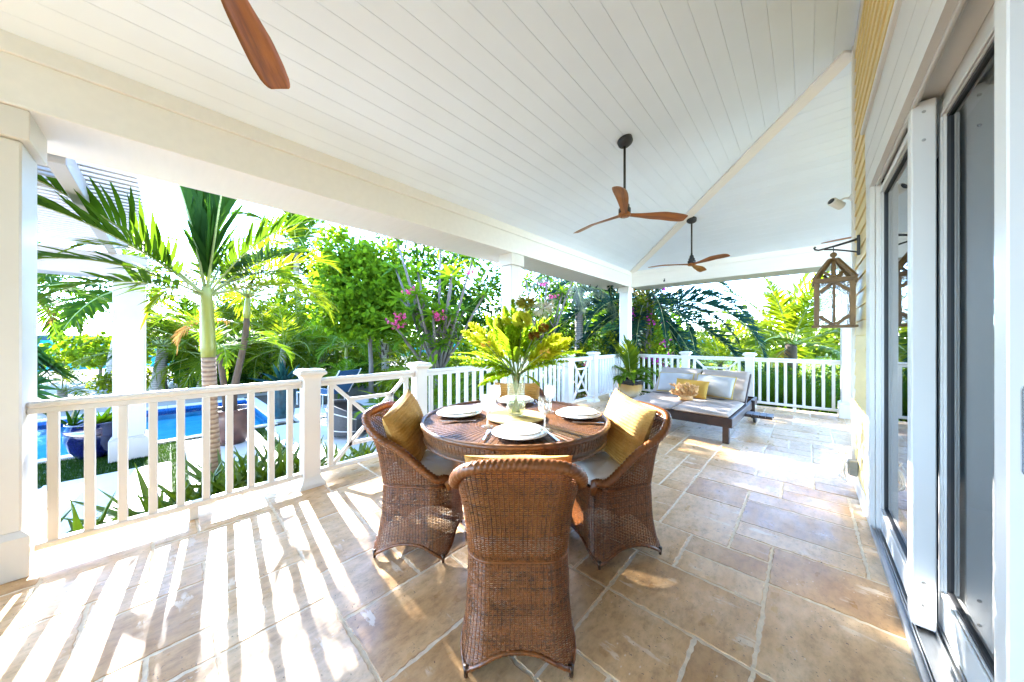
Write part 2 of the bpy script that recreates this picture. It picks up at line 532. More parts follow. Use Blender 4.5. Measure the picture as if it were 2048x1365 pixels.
# ------------------------------------------------------------------ columns
def sq(mb, prof, cx, cy):
    vs = []; n = len(prof)
    for w, z in prof:
        for sx, sy in ((-1, -1), (1, -1), (1, 1), (-1, 1)): vs.append((cx + sx * w, cy + sy * w, z))
    fs = [(3, 2, 1, 0), tuple(4 * (n - 1) + i for i in range(4))]
    for i in range(n - 1):
        for j in range(4):
            k = (j + 1) % 4; fs.append((4 * i + j, 4 * i + k, 4 * i + 4 + k, 4 * i + 4 + j))
    mb.add(vs, fs); return mb
def column(x0, x1, y0, y1, z0, z1, bh, ch, ex, label, group):
    o = empty('porch_column', ((x0 + x1) / 2, (y0 + y1) / 2, z0), 0, label, 'column', group)
    hx, hy, H = (x1 - x0) / 2, (y1 - y0) / 2, z1 - z0
    MB().box(-hx, hx, -hy, hy, bh, H - ch, .008).obj('shaft', PAINT, o)
    b = MB(); e = ex
    b.box(-hx - e, hx + e, -hy - e, hy + e, 0, bh - .022, .003)
    vs = []
    for k, z in ((e, bh - .0225), (.002, bh + .004)):
        vs += [(-hx - k, -hy - k, z), (hx + k, -hy - k, z), (hx + k, hy + k, z), (-hx - k, hy + k, z)]
    b.add(vs, [(0, 1, 5, 4), (1, 2, 6, 5), (2, 3, 7, 6), (3, 0, 4, 7), (4, 5, 6, 7)])
    b.obj('base', PAINT, o)
    c = MB(); c.box(-hx - e, hx + e, -hy - e, hy + e, H - ch, H - .001, .004)
    c.obj('capital', PAINT, o)
    return o
column(-3.468, -3.15, -.861, -.541, .002, 2.547, .246, .165, .03, 'thick white column at the left end of the near railing, nearest to the camera', 'white porch columns')
column(-3.355, -3.14, 3.39, 3.61, .002, 2.547, .22, .165, .028, 'slim white column in the middle of the garden side, behind the vase flowers', 'white porch columns')
column(-3.36, -3.14, 7.5, 7.72, .002, 2.547, .24, .12, .028, 'slim white column at the far corner, behind the potted palm', 'white porch columns')
column(.42, .64, 7.5, 7.72, .002, 2.547, .26, .12, .03, 'white column at the right end of the far railing, half hidden by the house corner', 'white porch columns')

# ------------------------------------------------------------------ railings
RX, RY = -3.25, 7.58
def railing(p0, p1, kind, label, first=.087):
    d = Vector(p1) - Vector(p0); L = d.length
    o = empty('railing_section', (p0[0], p0[1], 0), atan2(d.y, d.x), label, 'railing', 'white railing sections round the porch')
    t = MB(); t.box(0, L, -.033, .033, .905, .945, .012); t.box(0.001, L - .001, -.022, .022, .872, .9055, .004); t.obj('top_rail', PAINT, o)
    b = MB(); b.box(0, L, -.030, .030, .088, .128, .008); b.obj('bottom_rail', PAINT, o)
    if kind == 'bal':
        n = int(round((L - 2 * first) / .1303)) + 1
        st = (L - 2 * first) / (n - 1)
        me = MB().box(-.021, .021, -.021, .021, .126, .874, .004).mesh('baluster', PAINT)
        for i in range(n): place('baluster', me, o, (first + i * st, 0, 0))
        MB().box(L / 2 - .024, L / 2 + .024, -.02, .02, .002, .089, .003).obj('support_block', PAINT, o)
    else:
        w = .017; y0, y1 = -.019, .019
        me = MB().box(-w * 1.25, w * 1.25, -.021, .021, .126, .874, .004).mesh('lattice_stile', PAINT)
        a, c = .10, L - .10
        for x in (a, c): place('lattice_stile', me, o, (x, 0, 0))
        z0, z1 = .128, .872; xl, xr = a + w, c - w
        ix0, ix1 = xl + (xr - xl) * .21, xl + (xr - xl) * .79
        iz0, iz1 = z0 + (z1 - z0) * .21, z0 + (z1 - z0) * .79
        for x in (ix0, ix1): MB().box(x - w, x + w, y0 + .002, y1 - .002, z0 + .0, z1 - .0, .003).obj('lattice_upright', PAINT, o) if False else MB().box(x - w, x + w, y0 + .002, y1 - .002, iz0 - .02, iz1 + .02, .003).obj('lattice_bar', PAINT, o)
        for z in (iz0, iz1): MB().box(ix0 + w, ix1 - w, y0 + .003, y1 - .003, z - w, z + w, .003).obj('lattice_bar', PAINT, o)
        MB().bar((xl, 0, z0), (xr, 0, z1), .034, .033, .003).obj('lattice_diagonal', PAINT, o)
        MB().bar((xl, 0, z1), (xr, 0, z0), .031, .0325, .003).obj('lattice_diagonal', PAINT, o)
    return o
N1, N2, N3, N4 = .865, 1.955, 5.03, 6.01
h = .066
railing((RX, -.541, 0), (RX, N1 - h, 0), 'bal', 'nearest stretch of white baluster railing, in front of the pool')
railing((RX, N1 + h, 0), (RX, N2 - h, 0), 'lat', 'railing panel with crossed lattice between two posts, directly behind the left wicker chair')
railing((RX, N2 + h, 0), (RX, 3.39, 0), 'bal', 'baluster railing behind the table, between the second post and the middle column')
railing((RX, 3.61, 0), (RX, N3 - h, 0), 'bal', 'short baluster railing right of the vase, from the middle column to the next post')
railing((RX, N3 + h, 0), (RX, N4 - h, 0), 'lat', 'narrow looking crossed lattice panel, left of the potted palm')
railing((RX, N4 + h, 0), (RX, 7.5, 0), 'bal', 'baluster railing ending at the far corner column, behind the two tone pot')
F5, F6 = -1.91, -.80
railing((-3.14, RY, 0), (F5 - h, RY, 0), 'bal', 'baluster railing on the far side, between the corner column and the daybed')
railing((F5 + h, RY, 0), (F6 - h, RY, 0), 'lat', 'crossed lattice panel of the far railing, right behind the daybed back')
railing((F6 + h, RY, 0), (.42, RY, 0), 'bal', 'baluster railing at the right of the far side, in front of the tall grasses')
nm = {}
def newel(x, y, label):
    o = empty('railing_post', (x, y, .002), 0, label, 'railing post', 'white capped posts of the railing')
    if not nm:
        nm['s'] = MB().box(-.066, .066, -.066, .066, 0, .97, .006).mesh('shaft', PAINT)
        nm['b'] = sq(MB(), [(.097, 0), (.097, .028), (.092, .036), (.074, .062), (.0675, .085), (.0665, .085)], 0, 0).mesh('base', PAINT)
        nm['c'] = sq(MB(), [(.0665, .945), (.071, .945), (.073, .958), (.083, .972), (.100, .985), (.105, .988), (.105, 1.006), (.096, 1.014), (.092, 1.026), (.02, 1.036)], 0, 0).mesh('cap', PAINT)
    for k, n in (('s', 'shaft'), ('b', 'base'), ('c', 'cap')): place(n, nm[k], o)
newel(RX, N1, 'white capped railing post to the left of the left wicker chair, nearest of its kind')
newel(RX, N2, 'white capped railing post just behind the left wicker chair, where the lattice panel ends')
newel(RX, N3, 'white capped railing post at the near end of the small lattice panel')
newel(RX, N4, 'white capped railing post at the far end of the small lattice panel')
newel(F5, RY, 'white capped railing post behind the middle of the daybed back')
newel(F6, RY, 'white capped railing post behind the right end of the daybed')

# ------------------------------------------------------------------ house wall on the right
WX = .33; ZH = 2.84; ZT = 3.94; YC = 4.25
house = empty('house', (WX, 0, 0), 0, 'yellow clapboard house wall with white trim along the right side of the porch', 'house')
def hp(name, mb, m): 
    o = mb.obj(name, m, house, loc=(-WX, 0, 0)); return o
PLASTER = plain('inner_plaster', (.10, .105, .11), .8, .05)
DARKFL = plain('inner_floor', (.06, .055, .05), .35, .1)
core = MB()
core.box(.332, .362, 3.29, YC - .012, -.1, ZT + .1, .001)
core.box(.332, .362, -6.5, 3.29, 2.40, ZT + .1, .001)
core.box(.332, .3619, -6.5, -1.0, -.1, 2.3995, .001)
core.box(.3625, 3.2, YC - .05, YC - .013, -.1, 4.0, .001)
core.box(.3625, 5.0, -6.5, YC - .05, 2.72, 2.78, .001)
core.box(5.0, 5.06, -6.5, YC - .05, -.1, 2.78, .001)
core.box(.3625, 5.0, -6.56, -6.501, -.1, 2.78, .001)
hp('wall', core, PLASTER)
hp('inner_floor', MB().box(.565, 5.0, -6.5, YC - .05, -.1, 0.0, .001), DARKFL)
EXP = .118
def board(y0, y1, z, zt):
    m = MB(); zt = min(z + EXP + .012, zt)
    m.poly([(WX + .0015, y0, z), (WX - .0145, y0, z), (WX - .0145, y0, z + .004), (WX - .003, y0, zt), (WX + .0015, y0, zt)], (0, y1 - y0, 0))
    return m
z = .15; 
while z < ZT - .03:
    if z < ZH - .03: hp('siding_board', board(3.455, YC - .06, z, ZT), SIDING)
    elif z < ZH: hp('siding_board', board(3.46, YC - .06, z, ZT), SIDING)
    if z < 2.2: hp('siding_board', board(-6.5, -1.0, z, 2.34), SIDING)
    if z > ZH - .001: hp('siding_board', board(-6.5, YC - .06, z, ZT), SIDING)
    z += EXP
# short course on top of the head casing
hp('siding_board', board(-6.5, 3.45, ZH, ZH + .09), SIDING)
z = .15
while z < ZT - .03:
    m = MB(); y = YC - .012; zt = z + EXP + .012
    m.poly([(.36, y - .0015, z), (.36, y + .0145, z), (.36, y + .0145, z + .004), (.36, y + .003, zt), (.36, y - .0015, zt)], (2.6, 0, 0))
    hp('siding_board', m, SIDING); z += EXP
hp('corner_board', MB().box(WX - .028, WX + .06, YC - .07, YC + .012, .13, ZT + .02, .004), PAINT)
hp('baseboard', MB().box(WX - .022, WX + .02, 3.45, YC - .0, .003, .158, .004), PAINT)
hp('crown_strip', MB().box(WX - .02, WX + .01, -6.5, YC - .07, ZT - .06, ZT + .03, .004), PAINT)
hp('door_casing', MB().box(WX - .012, WX + .015, 3.275, 3.452, .003, 2.344, .004), PAINT)
hp('door_jamb', MB().box(WX + .016, WX + .07, 3.256, 3.40, .003, 2.346, .004), PAINT)
hc = MB()
hc.box(WX - .012, WX + .015, -6.5, 3.466, 2.345, 2.4605, .0003)
hc.box(WX - .0135, WX + .015, -6.5, 3.470, 2.4605, 2.6155, .0003)
hc.box(WX - .0150, WX + .015, -6.5, 3.474, 2.6155, 2.8105, .0003)
hc.box(WX - .036, WX + .015, -6.5, 3.50, 2.8105, ZH, .005)
hp('head_casing', hc, PAINT)
hd = MB()
hd.box(WX + .016, .358, -6.5, 3.255, 2.334, 2.40, .002)
hd.box(.3585, .366, -6.5, 3.255, 2.34, 2.40, .002)
hd.box(.3665, .44, -6.5, 3.255, 2.372, 2.42, .002)
hd.box(.441, .46, -6.5, 3.255, 2.335, 2.42, .002)
hd.box(.461, .565, -6.5, 3.255, 2.36, 2.42, .002)
hp('head_jamb', hd, DOORW)
tr = MB()
tr.box(.318, .565, -6.5, 3.262, -.02, .006, .001)
for x, w, zz in ((.318, .006, .030), (.343, .004, .026), (.352, .004, .026), (.414, .005, .026), (.430, .006, .028), (.486, .005, .026), (.54, .012, .032)):
    tr.box(x, x + w, -6.5, 3.26, .0055, zz, .001)
hp('door_track', tr, ALU)

GLASS = thinglass('door_glass', (.36, .41, .43), .95)
def door(y0, y1, xc, z0, z1, stile, top, bot, label, handle=False):
    o = empty('sliding_door', (xc, (y0 + y1) / 2, z0), 0, label, 'door', 'sliding glass doors of the house')
    H = z1 - z0; W = (y1 - y0) / 2; T = .02
    for s in (-1, 1):
        a, b = sorted((s * W, s * (W - stile)))
        MB().box(-T, T, a, b, 0, H, .003).obj('stile', DOORW, o)
    MB().box(-T + .001, T - .001, -W + stile, W - stile, 0, bot, .003).obj('bottom_rail', DOORW, o)
    MB().box(-T + .001, T - .001, -W + stile, W - stile, H - top, H, .003).obj('top_rail', DOORW, o)
    g = MB()
    for a, b, c, d in ((-W + stile, W - stile, bot, bot + .012), (-W + stile, W - stile, H - top - .012, H - top)): g.box(-.012, .012, a, b, c, d, .001)
    for s in (-1, 1):
        a, b = sorted((s * (W - stile), s * (W - stile - .010))); g.box(-.012, .012, a, b, bot + .0125, H - top - .0125, .001)
    g.obj('gasket', RUBBER, o)
    # stepped glazing bead on the porch side
    gb = MB(); k = .016
    gb.box(-T - .008, -T + .001, -W + stile - k, W - stile + k, bot - k, bot - .002, .003)
    gb.box(-T - .008, -T + .001, -W + stile - k, W - stile + k, H - top + .002, H - top + k, .003)
    for s in (-1, 1):
        a, b = sorted((s * (W - stile + .002), s * (W - stile + k))); gb.box(-T - .0079, -T + .001, a, b, bot, H - top, .003)
    gb.obj('glazing_bead', DOORW, o)
    MB().box(-.003, .003, -W + stile + .005, W - stile - .005, bot + .006, H - top - .006, .001).obj('glass_pane', GLASS, o)
    return o
door(2.36, 3.25, .385, .03, 2.325, .062, .065, .155, 'far sliding glass door panel beside the wooden lantern, reflecting the garden')
door(.75, 2.35, .455, .032, 2.335, .075, .07, .175, 'near sliding glass door panel between the two white posts, dark inside')
door(-.95, .70, .455, .032, 2.335, .075, .07, .175, 'sliding glass door panel beside the camera at the right edge')
def post(x0, x1, y0, y1, label):
    o = empty('door_post', ((x0 + x1) / 2, (y0 + y1) / 2, .02), 0, label, 'door post', 'white screwed posts in the door track')
    hx, hy = (x1 - x0) / 2, (y1 - y0) / 2
    MB().box(-hx, hx, -hy, hy, 0, 2.335, .004).obj('post_body', DOORW, o)
    sc = MB().lathe([(0, .0035), (.005, .003), (.007, .0)], 10, M=Matrix.Rotation(pi / 2, 4, 'X')).mesh('screw', SCREW)
    for zz in (.10, .20, 2.16, 2.285): place('screw', sc, o, (0, -hy + .0005, zz))
    return o
post(.346, .416, 2.27, 2.345, 'white vertical post with screws standing in the door track, between the two glass panels')
p2_ = post(.346, .47, 1.34, 1.412, 'wide white door post at the right edge of the picture with a steel pull')
hm = MB()
pts = [(.018 * cos(a), .0, (.09 if sin(a) > 0 else -.09) + .02 * sin(a)) for a in np.linspace(0, 2 * pi, 24, endpoint=False)]
hm.poly([(p[0], 0, p[2]) for p in pts], (0, -.006, 0))
ho = hm.obj('pull_plate', STEEL, p2_, loc=(-.027, -.0358, 1.07)); 
# ------------------------------------------------------------------ woven wicker: real strands over real stakes
def weave_mesh(P, us, vs_, amp, fill, wrap, keep=None, jit=.0):
    # P(u, v) -> (N,3); us: stake positions; vs_: row edges
    us = np.asarray(us); nst = len(us)
    if wrap:
        du = np.diff(np.append(us, us[0] + 1)); mids = us + du / 2
    else:
        mids = (us[:-1] + us[1:]) / 2
    su = np.sort(np.concatenate([us, mids])); n = len(su)
    isst = np.isin(su, us)
    Vs, Fs = [], []; off = 0
    sidx = np.cumsum(isst) - 1
    for r in range(len(vs_) - 1):
        a, b = vs_[r], vs_[r + 1]; c = (a + b) / 2; hh = (b - a) * fill / 2
        rows = []
        ph = np.where(isst, -.9 + .35 * np.where((sidx + r) % 2 == 0, 1., -1.), 1.0) * amp
        for k, (vv, bul) in enumerate(((c - hh, 0), (c, amp * .55), (c + hh, 0))):
            v = np.full(n, vv)
            p = P(su, v); e = 1e-3
            tu = P(su + e, v) - P(su - e, v); tv = P(su, v + e) - P(su, v - e)
            nn = np.cross(tu, tv); nn /= (np.linalg.norm(nn, axis=1, keepdims=True) + 1e-12)
            rows.append(p + nn * (ph + bul + jit * rng.normal(size=n) * .3)[:, None])
        V = np.stack(rows, 1).reshape(-1, 3)
        m = n if wrap else n - 1
        i = np.arange(m); j = (i + 1) % n
        if keep is not None:
            um = (su[i] + su[i] + (su[1] - su[0])) / 2
            kk = keep(um, np.full(m, c)); i = i[kk]; j = j[kk]
        for q in (0, 1):
            Fs.append(np.stack([i * 3 + q, j * 3 + q, j * 3 + q + 1, i * 3 + q + 1], 1) + off)
        Vs.append(V); off += len(V)
    # stakes
    for t, u in enumerate(us):
        vv = np.linspace(vs_[0], vs_[-1], 14)
        if keep is not None:
            vv = vv[keep(np.full(len(vv), u), vv)]
            if len(vv) < 2: continue
        uu = np.full(len(vv), u); p = P(uu, vv); e = 1e-3
        tu = P(uu + e, vv) - P(uu - e, vv); tv = P(uu, vv + e) - P(uu, vv - e)
        nn = np.cross(tu, tv); nn /= (np.linalg.norm(nn, axis=1, keepdims=True) + 1e-12)
        tu /= (np.linalg.norm(tu, axis=1, keepdims=True) + 1e-12)
        w = amp * .9
        V = np.stack([p - tu * w, p + nn * w, p + tu * w, p - nn * w], 1).reshape(-1, 3)
        i = np.arange(len(vv) - 1)
        for q in range(4):
            q2 = (q + 1) % 4
            Fs.append(np.stack([i * 4 + q, i * 4 + q2, i * 4 + 4 + q2, i * 4 + 4 + q], 1) + off)
        Vs.append(V); off += len(V)
    return np.concatenate(Vs), np.concatenate(Fs)

def rr_curve(n, r):
    # rounded square [-1,1], corner radius r, arclength uniform, starting at the front centre going left round the back
    pts = []
    def arc(cx, cy, a0, a1):
        for a in np.linspace(a0, a1, 24): pts.append((cx + r * cos(a), cy + r * sin(a)))
    pts.append((0, 1))
    arc(-1 + r, 1 - r, pi / 2, pi); arc(-1 + r, -1 + r, pi, 1.5 * pi); arc(1 - r, -1 + r, 1.5 * pi, 2 * pi); arc(1 - r, 1 - r, 0, pi / 2)
    pts.append((0, 1)); P = np.array(pts)
    d = np.concatenate([[0], np.cumsum(np.linalg.norm(np.diff(P, axis=0), axis=1))]); d /= d[-1]
    return d, P
_cd, _cp = rr_curve(0, .50)
def C2(u):
    u = np.mod(u, 1.0)
    return np.interp(u, _cd, _cp[:, 0]), np.interp(u, _cd, _cp[:, 1])
Zk = [0, .10, .22, .42, .60, .78, .90]
def chair_P(u, z):
    cx, cy = C2(u)
    a = np.interp(z, Zk, [.240, .224, .212, .206, .222, .258, .280])
    yb = np.interp(z, Zk, [.262, .236, .214, .205, .232, .278, .305])
    yf = np.interp(z, Zk, [.232, .226, .222, .220, .225, .235, .240])
    return np.stack([cx * a, np.where(cy > 0, cy * yf, cy * yb), z], -1)
def chair_h(u):
    cx, cy = C2(u)
    t = np.clip((.72 - cy) / 1.72, 0, 1)
    return .480 + .365 * (t ** 1.15) - .035 * np.abs(cx) ** 2.2 * np.clip((-cy - .2) / .5, 0, 1)
def arch(u):
    cx, cy = C2(u)
    q = np.minimum(np.abs(cx), np.abs(cy))      # 0 at the middle of a side, towards 1 at a corner
    q = np.clip(q / .86, 0, 1)
    return .015 + .085 * (1 - q ** 2.4)
def make_chair(label):
    o = empty('wicker_chair', (0, 0, .003), 0, label, 'armchair', 'wicker armchairs round the dining table')
    us = np.arange(92) / 92.0
    V, F = weave_mesh(chair_P, us, np.linspace(.016, .425, 54), .0024, .84, True, jit=.0016, keep=lambda u, v: v > arch(u) + .004)
    me = np_mesh('woven_skirt', V, F, WICKER, True); k = place('woven_skirt', me, o); k['kind'] = 'stuff'
    uu = np.arange(int(.115 * 92), int(.885 * 92) + 2) / 92.0
    V, F = weave_mesh(chair_P, uu, np.linspace(.43, .90, 52), .0026, .80, False, jit=.0016, keep=lambda u, v: v < chair_h(u))
    me = np_mesh('woven_back', V, F, WICKER, True); k = place('woven_back', me, o); k['kind'] = 'stuff'
    # seat line band, rim and lower border
    rp = lambda i, j: 1.0 + .13 * cos(2 * pi * (i / 4.0 + 3 * j / 14.0))
    ur = np.linspace(.115, .885, 300)
    pts = []
    for u in ur:
        hh = float(chair_h(np.array(u))); p = chair_P(np.array([u]), np.array([hh]))[0]
        cx, cy = C2(u); pts.append((p[0] + cx * .010, p[1] + cy * .008, p[2]))
    pre = [(pts[0][0], pts[0][1] + .012, pts[0][2] - .05 + .02), (pts[0][0] * .99, pts[0][1] + .020, pts[0][2] - .07)]
    post_ = [(pts[-1][0], pts[-1][1] + .012, pts[-1][2] - .03), (pts[-1][0] * .99, pts[-1][1] + .020, pts[-1][2] - .07)]
    path = pre[::-1] + pts + post_
    rad = [.014, .018] + [.0225] * len(pts) + [.018, .014]
    MB().tube(path, rad, 14, ripple=rp).obj('braided_rim', WICKER, o, True)
    m = MB()
    ub = np.linspace(0, 1, 200, endpoint=False)
    zb = arch(ub) + .006
    m.tube([tuple(p) for p in chair_P(ub, zb)], .009, 8, closed=True, ripple=lambda i, j: 1 + (.15 if (i + j) % 3 == 0 else -.05))
    m.obj('lower_border', WICKER, o, True)
    m = MB(); m.tube([tuple(p) for p in chair_P(np.linspace(0, 1, 120, endpoint=False), np.full(120, .428))], .006, 6, closed=True)
    m.obj('seat_band', WICKER, o, True)
    fm = MB().lathe([(.006, 0), (.008, .002), (.009, .02), (.012, .045)], 10).mesh('foot', WICKERD, True)
    for sx in (-1, 1):
        for sy in (-1, 1):
            u = [q for q in np.linspace(0, 1, 400) if np.sign(C2(q)[0]) == sx and np.sign(C2(q)[1]) == sy]
            u = min(u, key=lambda q: abs(abs(C2(q)[0]) - abs(C2(q)[1])))
            p = chair_P(np.array([u]), np.array([.012]))[0]
            place('foot', fm, o, (p[0], p[1], 0))
    m = MB(); n = 40; cu = np.arange(n) / n
    top = [tuple(p) for p in chair_P(cu, np.full(n, .425))]; top = [(x * .97, y * .97, .418) for x, y, z_ in top]
    m.poly(top, (0, 0, -.012)); m.obj('seat_deck', WICKERD, o)
    for s in (-1, 1): pass
    return o
# table and chair positions (table centre, direction the camera looks along)
TC = Vector((-1.411, 1.556, 0))
Fd = Vector((-.6788, .7343, 0)); Rd = Vector((.7343, .6788, 0))
def face(d): return atan2(d.y, d.x) - pi / 2
chairs = {}
def wp(l, d): return TC + Rd * l + Fd * d
base = make_chair('wicker armchair in the foreground, seen from behind with its back to the camera')
CH = [
    ('front', wp(.005, -.655), Fd, None),
    ('left', wp(-.595, -.03), (Rd * .985 - Fd * .10).normalized(), 'wicker armchair on the left of the table, its side to the railing sun'),
    ('right', wp(.60, -.055), (Rd * -.955 - Fd * .295).normalized(), 'wicker armchair on the right of the table, turned slightly towards the camera'),
    ('back', wp(.03, .72), -Fd, 'wicker armchair behind the table, mostly hidden by the vase'),
]
for key, loc, d, lab in CH:
    if key == 'front':
        base.location = (loc.x, loc.y, .003); base.rotation_euler = (0, 0, face(d)); chairs[key] = base
    else: chairs[key] = dup(base, (loc.x, loc.y, .003), face(d), lab)

# seat cushions and back pillows
CREAM = plain('cream_canvas', (.80, .75, .67), .85, .05, 5, .15, 260, spec=.2)
GREYC = plain('grey_lounger_canvas', (.36, .30, .255), .9, .05, 6, .2, 220, spec=.2)
SILVER = plain('silver_pillow_cloth', (.37, .365, .355), .7, .05, 5, .15, 240, spec=.3)
PIPE = plain('mustard_piping', (.46, .31, .06), .8, .06)
def mk_straw():
    t = NT('straw_knit'); v = t.coord('Object')
    f = t.noise(v, 14, 4); g = t.noise(v, 160, 2)
    c = t.ramp(f, [(.3, (.44, .225, .050)), (.7, (.62, .36, .105))])
    c = t.mix(.5, c, t.ramp(g, [(.3, (.62, .58, .5)), (.7, (1.1, 1.1, 1.1))]), 'MULTIPLY')
    t.link(c, t.p.inputs['Base Color']); t.p.inputs['Roughness'].default_value = .75
    t.p.inputs['Specular IOR Level'].default_value = .25
    t.bump(g, .5, .004); return t.m
STRAW = mk_straw()
MUST = plain('mustard_cloth', (.40, .235, .045), .85, .08, 8, .2, 240, spec=.2)
def pillow(w, h, t, m, name, ribs=0, ear=.10, nx=26, ny=26, amp=.0022, sag=0, seed=0):
    if ribs: ny = ribs * 4
    r = np.random.default_rng(seed); V = []; F = []
    X = np.linspace(-1, 1, nx + 1); Y = np.linspace(-1, 1, ny + 1)
    ph = r.uniform(0, 6, 6)
    for s in (1, -1):
        for j, y in enumerate(Y):
            for i, x in enumerate(X):
                ex = 1 - ear * .5 * (1 - abs(y) ** 3) * abs(x) ** 6 ; ey = 1 - ear * .5 * (1 - abs(x) ** 3) * abs(y) ** 6
                k = max(0, (1 - abs(x) ** 2.6) * (1 - abs(y) ** 2.6)) ** .55
                edge = .0 if (abs(x) > .999 or abs(y) > .999) else .004
                z = s * (t / 2 * k + edge)
                z *= 1 + .06 * sin(3 * x + ph[0]) * cos(2.3 * y + ph[1])
                z += .004 * sin(7 * x + ph[2] + 3 * y) * k
                if ribs: z += s * amp * cos(2 * pi * j / 4.0) * (1 if k > .02 else 0)
                V.append((x * ex * w / 2, y * ey * h / 2 - sag * (1 - x * x) * max(0, y), z))
    n1 = (nx + 1) * (ny + 1)
    for s in (0, 1):
        for j in range(ny):
            for i in range(nx):
                a = s * n1 + j * (nx + 1) + i; q = (a, a + 1, a + nx + 2, a + nx + 1)
                F.append(q if s == 0 else q[::-1])
    return np_mesh(name, V, F, m, True)
def seat_cushion():
    # rounded slab filling the chair seat
    n = 72; cu = np.arange(n) / n; V = []; F = []
    prof = [(.80, .0), (.95, .008), (.985, .028), (.985, .050), (.95, .068), (.80, .080), (.45, .088), (.0, .090)]
    for s, z in prof:
        p = chair_P(cu, np.full(n, .46))
        for x, y, _ in p: V.append((x * s * .95, y * s * .95 + .008, z + .004 * sin(23 * x + 9 * y) * (s < .9)))
    for i in range(len(prof) - 1):
        for j in range(n):
            k = (j + 1) % n; F.append((i * n + j, i * n + k, (i + 1) * n + k, (i + 1) * n + j))
    F.append(tuple(range(n))[::-1])
    m = np_mesh('seat_cushion', V, F, CREAM, True)
    return m
scm = seat_cushion()
pm = pillow(.43, .43, .15, STRAW, 'back_pillow', ribs=22, amp=.0032, ear=.12, nx=24)
desc = {'front': ('of the chair in the foreground', 'peeking over the rim of the chair in the foreground'),
        'left': ('of the left wicker chair, with sun on it', 'leaning in the left wicker chair'),
        'right': ('of the right wicker chair, in the shade', 'leaning in the right wicker chair, half in the sun'),
        'back': ('of the chair behind the table', 'leaning in the far wicker chair, behind the vase')}
for key, loc, d, _ in CH:
    rz = face(d)
    o = place('seat_cushion', scm, None, (loc.x, loc.y, .433), (0, 0, rz))
    tag(o, 'cream canvas seat cushion ' + desc[key][0], 'cushion', 'cream seat cushions of the wicker chairs')
    back = -d
    tilt = radians(74 if key != 'front' else 76)
    off = {'front': .135, 'left': .10, 'right': .11, 'back': .10}[key]
    zz = {'front': .632, 'left': .70, 'right': .715, 'back': .69}[key]
    pos = loc + back * off
    o = place('back_pillow', pm, None, (pos.x, pos.y, zz), (0, 0, 0))
    sd = {'front': 0, 'left': radians(14), 'right': radians(-9), 'back': 0}[key]
    o.rotation_euler = (Matrix.Rotation(rz + pi, 4, 'Z') @ Matrix.Rotation(tilt, 4, 'X') @ Matrix.Rotation(sd, 4, 'Z')).to_euler()
    tag(o, 'straw yellow ribbed pillow ' + desc[key][1], 'pillow', 'straw coloured pillows of the wicker chairs')

# ------------------------------------------------------------------ table
ZTB = .785; RT = .60
table = empty('dining_table', (TC.x, TC.y, .003), 0, 'round brown wicker dining table with a woven edge and pedestal foot', 'table')
us = np.arange(100) / 100.0
def topP(u, v): return np.stack([v * np.cos(2 * pi * u), v * np.sin(2 * pi * u), np.full(np.shape(u), ZTB - .008)], -1)
V, F = weave_mesh(lambda u, v: topP(-u, v), us, np.linspace(.12, RT - .022, 44), .0028, .86, True)
k = place('woven_top', np_mesh('woven_top', V, F, WICKERT, True), table); k['kind'] = 'stuff'
MB().lathe([(RT - .03, ZTB - .03), (RT - .03, ZTB - .016), (.0, ZTB - .016)], 48).obj('top_board', WICKERD, table)
def apP(u, v):
    r = np.interp(v, [.68, .74, .785], [.565, .585, .592]); return np.stack([r * np.cos(2 * pi * u), r * np.sin(2 * pi * u), v], -1)
V, F = weave_mesh(apP, np.arange(150) / 150.0, np.linspace(.690, .772, 10), .0026, .84, True)
k = place('woven_apron', np_mesh('woven_apron', V, F, WICKERT, True), table); k['kind'] = 'stuff'
MB().lathe([(.575, .68), (.582, .775), (.57, .775), (.563, .68), (.575, .68)], 64).obj('apron_liner', WICKERD, table)
m = MB(); n = 240
m.tube([((RT - .012) * cos(2 * pi * i / n), (RT - .012) * sin(2 * pi * i / n), ZTB - .006) for i in range(n)], .0135, 10, closed=True, ripple=lambda i, j: 1 + (.16 if (i + 2 * (j % 2)) % 4 < 2 else -.10))
m.obj('braided_edge', WICKERT, table, True)
m = MB(); m.tube([(.572 * cos(2 * pi * i / n), .572 * sin(2 * pi * i / n), .684) for i in range(n)], .010, 8, closed=True, ripple=lambda i, j: 1 + (.14 if (i + j) % 3 == 0 else -.05))
m.obj('lower_edge', WICKERT, table, True)
def pedP(u, v):
    r = np.interp(v, [0, .04, .10, .16, .24, .40, .55, .68], [.300, .325, .325, .285, .215, .165, .20, .33]); return np.stack([r * np.cos(2 * pi * u), r * np.sin(2 * pi * u), v], -1)
V, F = weave_mesh(pedP, np.arange(84) / 84.0, np.linspace(.012, .675, 62), .0026, .85, True)
k = place('woven_pedestal', np_mesh('woven_pedestal', V, F, WICKER, True), table); k['kind'] = 'stuff'
MB().lathe([(.29, .0), (.302, .0), (.305, .022), (.28, .026)], 48).obj('foot_ring', BLACK, table, True)
MB().lathe([(.26, .03), (.27, .14), (.15, .38), (.15, .45), (.29, .68)], 32).obj('pedestal_core', WICKERD, table, True)

